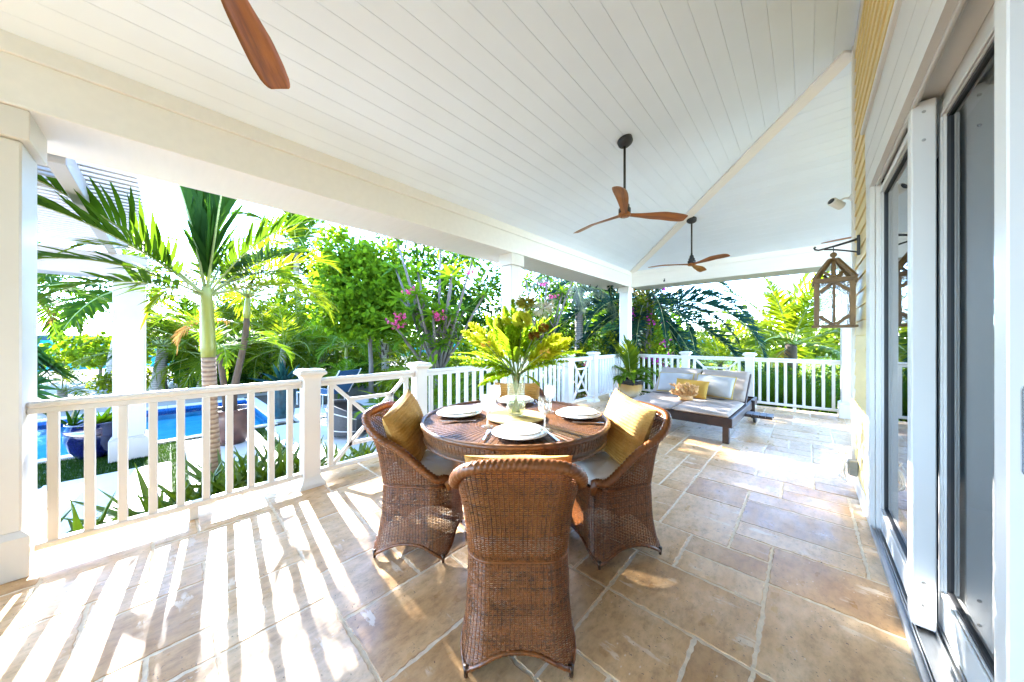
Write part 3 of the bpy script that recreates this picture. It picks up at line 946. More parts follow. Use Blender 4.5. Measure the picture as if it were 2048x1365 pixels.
ZS = ZTB + .003 + .0015       # resting height on the table top
CHINA = plain('white_china', (.82, .80, .76), .12, .01, 2, coat=.3)
def plate_mesh(r, hgt, nm_):
    return MB().lathe([(.0, .004), (r * .58, .004), (r * .62, .0), (r * .66, .0), (r * .70, .006), (r * .97, hgt - .002), (r, hgt), (r * .985, hgt + .003), (r * .72, .012), (r * .66, .0085), (.0, .008)], 56).mesh(nm_, CHINA, True)
pl1 = plate_mesh(.150, .018, 'charger_plate'); pl2 = plate_mesh(.122, .016, 'dinner_plate')
SET = [(.0205, -.40, 'nearest the camera', Fd), (-.378, .055, 'at the left place', Rd), (.42, .015, 'at the right place', -Rd), (.01, .475, 'behind the vase', -Fd)]
for l, d, w, fc in SET:
    p = wp(l, d)
    o = place('charger_plate', pl1, None, (p.x, p.y, ZS)); tag(o, 'large white plate under a smaller one, ' + w, 'plate', 'large white plates on the table')
    o = place('dinner_plate', pl2, None, (p.x + .004, p.y, ZS + .0175)); tag(o, 'smaller white plate stacked on the large plate ' + w, 'plate', 'smaller white plates on the table')
# cutlery
def knife_mesh():
    m = MB()
    m.poly([(-.006, -.115, 0), (.006, -.115, 0), (.0085, -.10, 0), (.006, -.01, 0), (-.005, -.01, 0), (-.0075, -.10, 0)], (0, 0, .005))
    m.poly([(-.004, -.0099, .001), (.005, -.0099, .001), (.0095, .02, .001), (.0095, .085, .001), (.003, .11, .001), (-.004, .112, .001)], (0, 0, .0018))
    return m.mesh('table_knife', STEEL)
def fork_mesh():
    m = MB()
    m.poly([(-.006, -.10, 0), (.006, -.10, 0), (.007, -.08, 0), (.003, .0, 0), (-.003, .0, 0), (-.007, -.08, 0)], (0, 0, .004))
    m.poly([(-.003, .0, .0005), (.003, .0, .0005), (.011, .035, .0005), (-.011, .035, .0005)], (0, 0, .0028))
    for x in (-.0095, -.0035, .0025, .0080): m.bar((x + .0008, .034, .002), (x + .0008, .085, .0045), .003, .0022, .0004)
    return m.mesh('table_fork', STEEL)
kn, fk = knife_mesh(), fork_mesh()
def cut(me, l, d, ang, label, grp):
    p = wp(l, d); o = place(me.name.split('.')[0], me, None, (p.x, p.y, ZS), (0, 0, radians(42.75 + ang)))
    tag(o, label, 'cutlery', grp)
cut(kn, .185, -.41, 14, 'steel table knife right of the nearest plate, below a wine glass', 'table knives')
cut(fk, -.155, -.40, -6, 'steel fork left of the nearest plate', 'table forks')
cut(kn, -.355, -.125, -82, 'steel knife on the left of the table, in front of the left plate', 'table knives')
cut(fk, .435, -.165, 84, 'steel fork in front of the right plate', 'table forks')
cut(fk, -.37, .235, -94, 'steel fork beyond the left plate', 'table forks')
cut(kn, .41, .195, 96, 'steel knife beyond the right plate', 'table knives')
cut(fk, .175, .47, 178, 'steel fork beside the plate behind the vase', 'table forks')
cut(kn, -.16, .47, 176, 'steel knife beside the plate behind the vase', 'table knives')
CRYST = thinglass('clear_crystal', (.95, .965, .96), 1.0, .02, .5, 110, 2.0, .05)
gm = MB().lathe([(.0, .004), (.033, .002), (.034, .0), (.035, .002), (.012, .007), (.0055, .014), (.0042, .05), (.0065, .056), (.0045, .062), (.0042, .075), (.010, .085), (.030, .100), (.0385, .125), (.0385, .150), (.033, .183), (.032, .183), (.0375, .150), (.0372, .126), (.028, .103), (.006, .088), (.0, .087)], 28).mesh('wine_glass', CRYST, True)
for l, d, w in ((.165, -.30, 'right of the nearest plate'), (-.164, -.235, 'left of the placemat, in front'), (-.137, .15, 'left of the vase, farther back'), (.245, .145, 'right of the vase, farther back')):
    p = wp(l, d); o = place('wine_glass', gm, None, (p.x, p.y, ZS)); tag(o, 'cut crystal wine glass standing ' + w, 'wine glass', 'crystal wine glasses')
# placemat: coiled straw
p = wp(.006, -.023); VP = p
MATS = plain('mat_straw', (.52, .375, .16), .85, .15, 60, .3, 200)
m = MB()
for i in range(15):
    r = .012 + i * .0122; m.tube([(r * cos(a), r * sin(a), .0055) for a in np.linspace(0, 2 * pi, 64, endpoint=False)], .0062, 6, closed=True, ripple=lambda a_, b_: 1 + .10 * ((a_ + b_) % 2))
tag(m.obj('placemat', MATS, None, True, (p.x, p.y, ZS)), 'round coiled straw placemat under the glass vase', 'placemat')
VASE = thinglass('pressed_vase_glass', (.92, .96, .91), .8, .04, .7, 70, 1.5, .012)
ZV = ZS + .0115
vase = tag(MB().lathe([(.0, .0), (.052, .0), (.056, .006), (.057, .05), (.057, .255), (.060, .270), (.055, .270), (.053, .255), (.053, .02), (.048, .014), (.0, .012)], 40).obj('glass_vase', VASE, None, True, (p.x, p.y, ZV)), 'tall pressed glass vase with a zigzag pattern in the middle of the table', 'vase')
zz = MB()
for k in range(9):
    for row in range(2):
        a0, a1, a2 = (2 * pi * (k + q) / 9 for q in (0, .5, 1)); z0, z1 = .045 + row * .02, .075 + row * .02
        pts = [(.0585 * cos(a), .0585 * sin(a), z) for a, z in ((a0, z0), ((a0 + a1) / 2, (z0 + z1) / 2), (a1, z1), ((a1 + a2) / 2, (z0 + z1) / 2), (a2, z0))]
        zz.tube(pts, .0022, 5)
zz.obj('zigzag_relief', VASE, vase, True)

# ------------------------------------------------------------------ double daybed
DB = (-1.36, 4.66)
day = empty('daybed', (DB[0], DB[1], .003), radians(-1.5), 'dark wooden double daybed with a raised back at the far end of the porch', 'daybed')
W2, LB, ZF = .70, 2.07, .325
def dbx(name, *a): return MB().box(*a).obj(name, DARKWOOD, day)
dbx('front_rail', -W2, W2, 0, .04, ZF - .115, ZF, .004)
dbx('rear_rail', -W2, W2, LB - .04, LB, ZF - .115, ZF, .004)
for s in (-1, 1):
    a, b = sorted((s * W2, s * (W2 - .04))); dbx('side_rail', a, b, .0402, LB - .0402, ZF - .114, ZF - .0005, .004)
for sx in (-1, 1):
    for y in (.0405, LB - .11):
        a, b = sorted((sx * (W2 - .0405), sx * (W2 - .1105))); dbx('leg', a, b, y, y + .07, 0, ZF - .03, .004)
lm_ = MB().box(-W2 + .041, W2 - .041, -.035, .035, 0, .018, .003).mesh('slat', DARKWOOD)
for i in range(11): place('slat', lm_, day, (0, .12 + i * .10, ZF - .03))
HY, BA, BL = 1.13, radians(37), .67
bf = MB(); Mb = Matrix.Translation((0, HY, ZF - .01)) @ Matrix.Rotation(BA, 4, 'X')
for s in (-1, 1): bf.box(s * (W2 - .045) - .02, s * (W2 - .045) + .02, 0, BL, -.02, .03, .004, Mb)
bf.box(-W2 + .0655, W2 - .0655, BL - .04, BL - .0003, -.019, .029, .004, Mb)
for i in range(5): bf.box(-W2 + .0655, W2 - .0655, .05 + i * .12, .12 + i * .12, -.005, .012, .003, Mb)
bf.obj('backrest_frame', DARKWOOD, day)
sm = MB(); sm.bar((W2 - .1, HY + .5, ZF - .06), (W2 - .1, HY + .42, ZF + .26), .03, .03); sm.bar((-W2 + .1, HY + .5, ZF - .06), (-W2 + .1, HY + .42, ZF + .26), .03, .03)
sm.obj('backrest_prop', DARKWOOD, day)
# pull out tray on the right, carried by a strut and a wheel
ty = MB()
for i in range(4): ty.box(W2 + .005 + i * .075, W2 + .074 + i * .075, .88, 1.13, ZF - .105, ZF - .080, .003)
ty.bar((W2 - .02, .92, ZF - .116), (W2 + .30, .92, ZF - .116), .03, .02); ty.bar((W2 - .02, 1.09, ZF - .116), (W2 + .30, 1.09, ZF - .116), .03, .02)
ty.obj('pull_out_tray', DARKWOOD, day)
wl = MB(); Mx = Matrix.Translation((W2 + .035, 1.52, .085)) @ Matrix.Rotation(pi / 2, 4, 'Y')
wl.lathe([(0, -.02), (.07, -.02), (.083, -.012), (.083, .012), (.07, .02), (0, .02)], 24, M=Mx)
wl.obj('wheel', BLACK, day, True); MB().bar((W2 + .012, 1.52, .07), (W2 + .012, 1.52, ZF + .02), .02, .05).obj('wheel_bracket', DARKWOOD, day)
def slab(w, l, t, m, name, seed):
    r = np.random.default_rng(seed); nx, ny = 22, 30; V = []; F = []; ph = r.uniform(0, 6, 4)
    for s in (1, -1):
        for j in range(ny + 1):
            for i in range(nx + 1):
                x, y = -1 + 2 * i / nx, -1 + 2 * j / ny
                k = (max(0, 1 - abs(x) ** 14) * max(0, 1 - abs(y) ** 14)) ** .4
                wr = .006 * sin(9 * y + ph[0] + 2 * sin(3 * x)) * (x > -.9) + .004 * sin(17 * y + 5 * x + ph[1])
                V.append((x * w / 2, y * l / 2, s * (t / 2 * k) + (wr * k if s > 0 else 0)))
    n1 = (nx + 1) * (ny + 1)
    for s in (0, 1):
        for j in range(ny):
            for i in range(nx):
                a = s * n1 + j * (nx + 1) + i; q = (a, a + 1, a + nx + 2, a + nx + 1); F.append(q if s == 0 else q[::-1])
    return np_mesh(name, V, F, m, True)
Rz = Matrix.Translation(day.location) @ Matrix.Rotation(radians(-1.5), 4, 'Z')
def onday(x, y, z): return Rz @ Vector((x, y, z))
for i, (x, s_) in enumerate(((-.336, 'left'), (.336, 'right'))):
    me = slab(.665, 1.13, .062, GREYC, 'mattress', 5 + i)
    q = onday(x, .565 - .012, ZF + .022); o = place('mattress', me, None, q, (0, 0, radians(-1.5)))
    tag(o, 'grey canvas seat mattress on the %s half of the daybed' % s_, 'mattress', 'grey daybed mattresses')
    me = slab(.655, .66, .055, GREYC, 'mattress', 9 + i)
    c = Vector((x, HY + cos(BA) * .34 - sin(BA) * .055, ZF + sin(BA) * .34 + cos(BA) * .055)); q = onday(*c)
    o = place('mattress', me, None, q); o.rotation_euler = (Matrix.Rotation(radians(-1.5), 4, 'Z') @ Matrix.Rotation(BA, 4, 'X')).to_euler()
    tag(o, 'grey canvas back mattress on the raised %s side of the daybed' % s_, 'mattress', 'grey daybed mattresses')
def piped(w, h, t, m, name, seed, pipe=True):
    o = place(name, pillow(w, h, t, m, name, ear=.09, seed=seed))
    if pipe:
        pts = []
        for a in np.linspace(0, 1, 96, endpoint=False):
            k = a * 4; i = int(k); f = (k - i) * 2 - 1
            x, y = ((f, -1), (1, f), (-f, 1), (-1, -f))[i]
            ex = 1 - .045 * (1 - abs(y) ** 3) * abs(x) ** 6; ey = 1 - .045 * (1 - abs(x) ** 3) * abs(y) ** 6
            pts.append((x * ex * w / 2, y * ey * h / 2, 0))
        MB().tube(pts, .009, 6, closed=True).obj('piping', PIPE, o, True)
    return o
def lean(o, x, y, z, tilt, rz=0, roll=0):
    o.location = onday(x, y, z)
    o.rotation_euler = (Matrix.Rotation(radians(-1.5 + rz), 4, 'Z') @ Matrix.Rotation(radians(tilt), 4, 'X') @ Matrix.Rotation(radians(roll), 4, 'Z')).to_euler()
o = piped(.54, .36, .14, SILVER, 'throw_pillow', 21); lean(o, -.31, 1.19, ZF + .235, 56, 3, 1)
tag(o, 'silver grey pillow with mustard piping on the left of the daybed', 'pillow', 'silver grey daybed pillows')
o = piped(.54, .36, .14, SILVER, 'throw_pillow', 22); lean(o, .265, 1.17, ZF + .235, 58, -5, -2)
tag(o, 'silver grey pillow with mustard piping on the right of the daybed', 'pillow', 'silver grey daybed pillows')
o = piped(.48, .30, .12, MUST, 'throw_pillow', 23, False); lean(o, .0, .93, ZF + .195, 60, -2, -2)
tag(o, 'mustard yellow pillow in front of the two grey ones on the daybed', 'pillow')
# coral
CORAL = plain('coral', (.47, .26, .10), .85, .2, 25, .4, 120)
m = MB(); r = random.Random(12)
def branch(p, d, L, rad, dep):
    q = p + d * L; e = q + d * L * .25
    m.tube([p, p + d * L * .5 + Vector((r.uniform(-.1, .1), r.uniform(-.1, .1), 0)) * L * .3, q, e], [rad, rad * .92, rad * .8, rad * .35], 7)
    if dep:
        for _ in range(3):
            nd = (d + Vector((r.uniform(-.9, .9), r.uniform(-.9, .9), r.uniform(-.35, .8)))).normalized()
            branch(p + d * L * r.uniform(.45, 1.0), nd, L * r.uniform(.55, .8), rad * .78, dep - 1)
for i in range(12):
    a = 2 * pi * i / 12; branch(Vector((0, 0, .03)), Vector((cos(a) * 1.1, sin(a) * .7, r.uniform(.15, 1.0))).normalized(), .085, .017, 2)
m.lathe([(.0, 0), (.07, .0), (.065, .04), (.0, .055)], 12)
for v_ in range(len(m.v)):
    x, y, z_ = m.v[v_]; m.v[v_] = (x, y, max(z_, .002))
m.v = [(x * 1.5, y * 1.3, z_ * 1.5) for x, y, z_ in m.v]
o = m.obj('coral_branch', CORAL, None, True, onday(.0, .66, ZF + .055))
tag(o, 'tan branching piece of coral lying on the daybed mattress before the mustard pillow', 'coral')
# ------------------------------------------------------------------ ceiling fans
def blade_mesh():
    n = 18; V = []; F = []
    prof_x = [0, .06, .14, .26, .40, .52, .60, .645, .66]
    lead = [.030, .034, .040, .056, .066, .066, .058, .046, .030]
    trail = [-.030, -.030, -.034, -.046, -.062, -.070, -.070, -.064, -.052]
    xs = np.unique(np.concatenate([np.linspace(.0, .6, n), [.63, .65, .66]]))
    m_ = len(xs); K = 7
    for s in (1, -1):
        for x in xs:
            a, b = np.interp(x, prof_x, lead), np.interp(x, prof_x, trail)
            tw = -radians(np.interp(x, [0, .1, .3, .66], [2, 12, 19, 15])); zz = np.interp(x, [0, .15, .4, .66], [0, .004, .012, -.012])
            for k in range(K):
                y = b + (a - b) * k / (K - 1); q = 1 - abs(2 * k / (K - 1) - 1) ** 2.5
                th = (.0075 * q + .0012) * np.interp(x, [0, .6, .66], [1.5, .9, .45])
                yy, z = y, s * th + .010 * (1 - ((y - (a + b) / 2) / max(.02, (a - b) / 2)) ** 2) * .4
                V.append((x, yy * cos(tw) - z * sin(tw), yy * sin(tw) + z * cos(tw) + zz))
    n1 = m_ * K
    for s in (0, 1):
        for i in range(m_ - 1):
            for k in range(K - 1):
                a = s * n1 + i * K + k; q = (a, a + 1, a + K + 1, a + K); F.append(q[::-1] if s == 0 else q)
    for i in range(m_ - 1):
        for k in (0, K - 1):
            a = i * K + k; F.append((a, a + K, n1 + a + K, n1 + a) if k == 0 else (a + K, a, n1 + a, n1 + a + K))
    for i in (0, m_ - 1):
        for k in range(K - 1):
            a = i * K + k; F.append((a, a + 1, n1 + a + 1, n1 + a))
    return np_mesh('fan_blade', V, F, FANWOOD, True)
bm_ = blade_mesh()
def fan(x, y, zh, zcl, ang, tiltaxis, label):
    o = empty('ceiling_fan', (x, y, zh), 0, label, 'ceiling fan', 'wooden three blade ceiling fans')
    for k in range(3):
        b = place('fan_blade', bm_, o, (.035 * cos(ang + k * 2 * pi / 3), .035 * sin(ang + k * 2 * pi / 3), 0), (0, 0, ang + k * 2 * pi / 3))
    MB().lathe([(0, -.022), (.05, -.020), (.062, -.012), (.064, .010), (.05, .018), (0, .02)], 28).obj('hub', FANWOOD, o, True)
    m = MB()
    for k in range(6): m.lathe([(0, 0), (.004, .0), (.004, .003), (0, .003)], 8, c=(.036 * cos(k * pi / 3), .036 * sin(k * pi / 3), -.0245))
    m.obj('hub_screws', BLACK, o)
    MB().lathe([(.058, .018), (.062, .022), (.062, .062), (.050, .070), (.050, .100), (.036, .112), (.030, .15), (.016, .165), (.016, .19), (0, .19)], 28).obj('motor', BLACK, o, True)
    H = zcl - zh
    MB().tube([(0, 0, .17), (0, 0, H - .06)], .0125, 14).obj('down_rod', BLACK, o, True)
    T = Matrix.Translation((0, 0, H)) @ Matrix.Rotation(math.atan(SL), 4, tiltaxis)
    c = MB().lathe([(0, -.075), (.030, -.073), (.055, -.062), (.070, -.050), (.076, -.040), (.078, -.002), (0, .0)], 32, M=T)
    c.obj('canopy', BLACK, o, True)
    return o
Rang = radians(42.75)
fan(-1.42, 3.30, 2.62, zc(-1.42 + 3.11), Rang + radians(7), ((0, -1, 0)), 'middle wooden ceiling fan on a long black rod, above the table')
fan(-1.45, 6.12, 2.58, zc(7.63 - 6.12), Rang + radians(45), ((-1, 0, 0)), 'farthest complete wooden ceiling fan, hanging over the daybed')
fan(-1.42, .063, 2.62, zc(-1.42 + 3.11), Rang + radians(109), ((0, -1, 0)), 'nearest ceiling fan, of which one large blade shows at the top left')
fan(.84, 6.05, 2.60, zc(7.63 - 6.05), Rang + radians(142), ((-1, 0, 0)), 'ceiling fan mostly behind the house corner, a blade tip showing above the lantern')

# ------------------------------------------------------------------ wooden lantern on its wall bracket
LX, LY = .165, 3.77; LZ = 1.395
br = empty('wall_bracket', (WX - .02, LY, 2.06), 0, 'black iron wall bracket with a hooked arm holding the wooden lantern', 'bracket')
m = MB(); m.box(-.012, .006, -.016, .016, -.085, .075, .004); m.obj('back_plate', BLACK, br)
m = MB(); m.tube([(-.008, 0, .045), (-.06, 0, .030), (-.15, 0, .010), (-.235, 0, -.004), (-.255, 0, .004), (-.262, 0, .018), (-.252, 0, .026)], [.011, .009, .008, .007, .007, .008, .009], 8); m.obj('arm', BLACK, br, True)
m = MB(); m.tube([(-.008, 0, -.06), (-.07, 0, -.038), (-.15, 0, -.014), (-.20, 0, -.004)], .0065, 8); m.obj('brace', BLACK, br, True)
lan = empty('lantern', (LX, LY, LZ), 0, 'weathered wooden lantern with crossed bars and glass, hanging from the bracket on the yellow wall', 'lantern')
w = .118; HB = .365
def lb(name, *bars):
    for p, q, a, b in bars: MB().bar(p, q, a, b, .0015).obj(name, LANTWOOD, lan)
MB().box(-w - .014, w + .014, -w - .014, w + .014, 0, .018, .003).obj('base_board', LANTWOOD, lan)
for sx in (-1, 1):
    for sy in (-1, 1):
        MB().box(sx * (w - .016) - .016, sx * (w - .016) + .016, sy * (w - .016) - .016, sy * (w - .016) + .016, .0185, HB - .0005, .002).obj('corner_post', LANTWOOD, lan)
for k in range(4):
    A_ = Matrix.Rotation(k * pi / 2, 4, 'Z')
    f = lambda x, z, y=-w + .010: A_ @ Vector((x, y, z))
    q = w - .033
    lb('face_bar', (f(0, .019), f(0, HB - .001), .024, .015))
    z0, z1 = .02, HB - .002
    lb('face_bar', (f(-q, z0 + .075, -w + .0101), f(-.010, z0 + .003, -w + .0101), .013, .024), (f(q, z0 + .075, -w + .0101), f(.010, z0 + .003, -w + .0101), .013, .024),
       (f(-q, z1 - .075, -w + .0101), f(-.010, z1 - .003, -w + .0101), .013, .024), (f(q, z1 - .075, -w + .0101), f(.010, z1 - .003, -w + .0101), .013, .024))
    pg = MB(); pg.poly([f(-w + .02, .02, -w + .019), f(w - .02, .02, -w + .019), f(w - .02, HB, -w + .019), f(-w + .02, HB, -w + .019)], A_ @ Vector((0, .002, 0)))
    pg.obj('glass_pane', CRYST, lan)
    # roof face: two rafters with a king post and struts
    tz = HB + .20
    ap = lambda x, z: A_ @ Vector((x, -w * (1 - (z - HB - .035) / .165) * .93 - .012, z))
    lb('roof_bar', (ap(0, HB + .038), ap(0, tz - .005), .024, .015))
    lb('roof_bar', (ap(-.014, HB + .045), ap(-.058, HB + .088), .013, .022), (ap(.014, HB + .045), ap(.058, HB + .088), .013, .022))
    c0 = A_ @ Vector((-w, -w, HB + .032)); c1 = A_ @ Vector((-.020, -.020, tz))
    lb('rafter', (c0, c1, .030, .024))
    for zz_ in (HB + .0075, HB + .0265):
        e_ = .003 if zz_ < HB + .01 else .0
        lb('eave_bar', (A_ @ Vector((-w - e_ - .006, -w - e_, zz_)), A_ @ Vector((w + e_ - .006, -w - e_, zz_)), .020, .018))
MB().box(-.032, .032, -.032, .032, HB + .197, HB + .209, .002).obj('roof_cap', LANTWOOD, lan)
MB().lathe([(0, 0), (.010, .002), (.009, .010), (.019, .020), (.0225, .032), (.019, .045), (.008, .053), (0, .054)], 16).obj('finial', LANTWOOD, lan, True, (0, 0, HB + .209))
MB().tube([(.0, .013 * cos(a), HB + .282 + .024 * sin(a)) for a in np.linspace(0, 2 * pi, 20, endpoint=False)], .0026, 6, closed=True).obj('hanging_ring', BLACK, lan, True)
MB().box(-w - .01, w + .01, -.012, .012, HB - .03, HB - .02, .001).obj('candle_bar', BLACK, lan)

# ------------------------------------------------------------------ security camera on the corner board
sc_ = empty('security_camera', (WX - .025, YC - .03, 2.585), 0, 'white security camera with a dark lens on the house corner under the ceiling', 'camera')
WPL = plain('white_plastic', (.75, .75, .73), .35, .02)
MB().lathe([(0, 0), (.030, 0), (.030, .012), (.014, .018), (.012, .03), (0, .03)], 20, M=Matrix.Rotation(-pi / 2, 4, 'Y')).obj('wall_mount', WPL, sc_, True)
MB().tube([(-.025, 0, 0), (-.05, -.005, .004), (-.062, -.015, -.004), (-.075, -.02, -.012)], .009, 8).obj('arm', WPL, sc_, True)
Mc = Matrix.Translation((-.105, -.03, -.035)) @ Matrix.Rotation(radians(48), 4, 'Z') @ Matrix.Rotation(radians(22), 4, 'Y')
b = MB()
pr = [(-.062, .030), (-.058, .036), (.045, .036), (.052, .033), (.052, .0)]
b.lathe([(0, -.062)] + [(r_, x) for x, r_ in pr], 24, M=Mc @ Matrix.Rotation(-pi / 2, 4, 'Y'))
b.obj('camera_body', WPL, sc_, True)
MB().lathe([(0, .0525), (.027, .0525), (.027, .054), (0, .054)], 20, M=Mc @ Matrix.Rotation(-pi / 2, 4, 'Y')).obj('lens', BLACK, sc_, True)

# outlet box with bundled white cable
GREYP = plain('grey_outlet', (.19, .20, .18), .5, .1, 30)
ob = empty('outlet_box', (WX - .016, 3.95, .21), 0, 'grey weatherproof outlet box low on the yellow wall', 'outlet')
MB().box(-.05, .004, -.042, .042, -.062, .062, .005).obj('box_body', GREYP, ob)
MB().box(-.056, -.0505, -.036, .036, -.055, .055, .003).obj('cover', GREYP, ob)
r = random.Random(4); m = MB()
for k in range(5):
    pts = []
    for t in np.linspace(0, 2 * pi, 26, endpoint=False):
        pts.append((-.085 + .02 * sin(t * 1.0 + k) + r.uniform(-.002, .002), .0 + (.045 + .008 * k) * cos(t) - .02, -.005 + (.085 - .006 * k) * sin(t + .2 * k) - .01 * k))
    m.tube(pts, .0042, 6, closed=True)
m.tube([(-.055, -.01, .03), (-.085, -.01, .07), (-.10, -.02, .11), (-.075, -.03, .12), (-.07, -.02, .02)], .0042, 6)
tag(m.obj('cable_bundle', WPL, None, True, (WX - .02, 3.95, .21)), 'white cable coiled and bundled at the grey outlet box by the wall', 'cable')

# small black spotlights under the beams
def spot_light(loc, aim, label):
    o = empty('spotlight', loc, 0, label, 'spotlight', 'small black spotlights on the beams')
    MB().lathe([(0, .0), (.018, -.001), (.016, -.006), (0, -.007)], 16).obj('mount', BLACK, o, True)
    q = Vector(aim).normalized().to_track_quat('Z', 'Y').to_matrix().to_4x4()
    MB().lathe([(0, -.01), (.012, -.008), (.016, .02), (.018, .045), (.014, .046), (0, .036)], 16, M=Matrix.Translation((0, 0, -.03)) @ q).obj('head', BLACK, o, True)
    MB().tube([(0, 0, -.004), (0, 0, -.028)], .004, 6).obj('stem', BLACK, o)
spot_light((-3.62, 6.55, 2.547), (-.6, .3, -.6), 'small black spotlight under the garden side beam, left of the far corner column')
spot_light((-3.55, 6.75, 2.547), (-.5, -.5, -.5), 'second small black spotlight under the beam, nearest to the corner column')
spot_light((-2.35, 7.605, 2.66), (0, -.6, -.6), 'small black spotlight on the face of the far beam, beneath the far ceiling fan')

# ------------------------------------------------------------------ foliage builders
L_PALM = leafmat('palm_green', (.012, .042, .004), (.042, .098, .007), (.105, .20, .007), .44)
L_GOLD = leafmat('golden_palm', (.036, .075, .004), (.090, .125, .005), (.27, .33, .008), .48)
L_BLUE = leafmat('blue_green_frond', (0.0049, 0.0248, 0.0188), (0.0129, 0.0455, 0.0316), (0.0180, 0.0720, 0.0360), .25)
L_TREE = leafmat('round_leaf_green', (.036, .092, .004), (.095, .165, .006), (.23, .36, .008), .48)
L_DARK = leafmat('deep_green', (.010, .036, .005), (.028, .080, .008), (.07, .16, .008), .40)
L_SHRUB = leafmat('shrub_mix', (.024, .055, .004), (.085, .11, .006), (.20, .25, .009), .43)
L_AGAVE = leafmat('blue_agave', (0.0089, 0.0445, 0.0445), (0.0173, 0.0668, 0.0619), (0.0180, 0.0840, 0.0660), .12, .5)
L_ALOE = leafmat('aloe_green', (0.0600, 0.1240, 0.0125), (0.1280, 0.2000, 0.0216), (0.2108, 0.2976, 0.0186), .42, .38, .5)
L_VAR = leafmat('lime_bouquet', (.13, .27, .010), (.34, .50, .018), (.42, .62, .02), .55)
L_GINGER = leafmat('ginger_leaf', (.034, .105, .008), (.10, .19, .012), (.24, .38, .012), .45)
L_BROWN = leafmat('dry_leaf', (0.1056, 0.0462, 0.0165), (0.2112, 0.1122, 0.0396), (0.3200, 0.1600, 0.0480), .35, .7)
L_RED = leafmat('croton_leaf', (0.0297, 0.0079, 0.0119), (0.0660, 0.0231, 0.0198), (0.2000, 0.0480, 0.0400), .35)
L_PINK = leafmat('pink_petal', (.62, .05, .20), (.75, .12, .34), (.75, .15, .35), .4)
L_MAG = leafmat('magenta_bract', (.55, .015, .36), (.70, .04, .48), (.75, .05, .5), .45)
L_GRASS = leafmat('grass_blade', (0.0116, 0.0449, 0.0019), (0.0343, 0.0818, 0.0038), (0.0694, 0.1290, 0.0045), .38)
L_YELL = leafmat('yellow_plume', (.38, .44, .014), (.62, .62, .025), (.64, .70, .04), .56)
L_ORNG = leafmat('orange_spray', (.70, .36, .05), (.80, .52, .10), (.8, .55, .12), .35)
BARK = plain('grey_bark', (.11, .095, .08), .9, .25, 14, .6, 40, stretch=(1, 1, .4))
BARKB = plain('brown_bark', (.085, .055, .035), .9, .3, 14, .7, 40, stretch=(1, 1, .4))
def mk_ring(name, a, b, freq):
    t = NT(name); v = t.coord('Object')
    w_ = t.new('ShaderNodeTexWave'); w_.wave_type = 'BANDS'; w_.bands_direction = 'Z'
    w_.inputs['Scale'].default_value = freq; w_.inputs['Distortion'].default_value = 1.2; w_.inputs['Detail'].default_value = 3
    t.link(v, w_.inputs['Vector'])
    f = t.noise(v, 25, 4)
    c = t.mix(.35, t.ramp(w_.outputs['Fac'], [(.15, a), (.5, b)]), t.ramp(f, [(.3, a), (.7, b)]))
    t.link(c, t.p.inputs['Base Color']); t.p.inputs['Roughness'].default_value = .85
    t.bump(w_.outputs['Fac'], .6, .01); return t.m
RING = mk_ring('ringed_palm_trunk', (.16, .085, .05), (.36, .25, .16), 6)
RINGG = mk_ring('grey_palm_trunk', (.17, .15, .12), (.34, .30, .25), 5)
CROWNSH = plain('green_crownshaft', (.22, .24, .045), .4, .2, 3, .05, 20, stretch=(6, 6, .6))
PETIOLE = plain('petiole_green', (.20, .24, .06), .45, .15, 6)
SOIL = plain('soil', (.045, .032, .022), .95, .4, 40, .8, 60)

class LeafB:
    # collects leaf blades with numpy
    def __init__(s): s.V = []; s.F = []; s.n = 0
    def blade(s, p, d, nrm, L, w, segs=3, droop=0.0, prof=(.55, 1.0, .75, 0.04), fold=.0):
        p = np.array(p, float); d = np.array(d, float); d /= np.linalg.norm(d); nrm = np.array(nrm, float)
        k = len(prof); st = L / (k - 1); q = p.copy(); vs = []
        for i in range(k):
            side = np.cross(d, nrm); ln = np.linalg.norm(side)
            side = side / ln if ln > 1e-6 else np.array((0, 1., 0))
            up = np.cross(side, d)
            ww = w * prof[i] * .5
            vs.append(q - side * ww + up * fold * ww); 
            if fold: vs.append(q)
            vs.append(q + side * ww + up * fold * ww)
            d = d + np.array((0, 0, -droop)); d /= np.linalg.norm(d)
            q = q + d * st
        c = 3 if fold else 2; b = s.n
        for i in range(k - 1):
            for j in range(c - 1):
                a = b + i * c + j; s.F.append((a, a + 1, a + c + 1, a + c))
        s.V.extend(vs); s.n += len(vs)
    def mesh(s, name, m, smooth=True): return np_mesh(name, np.array(s.V), s.F, m, smooth)

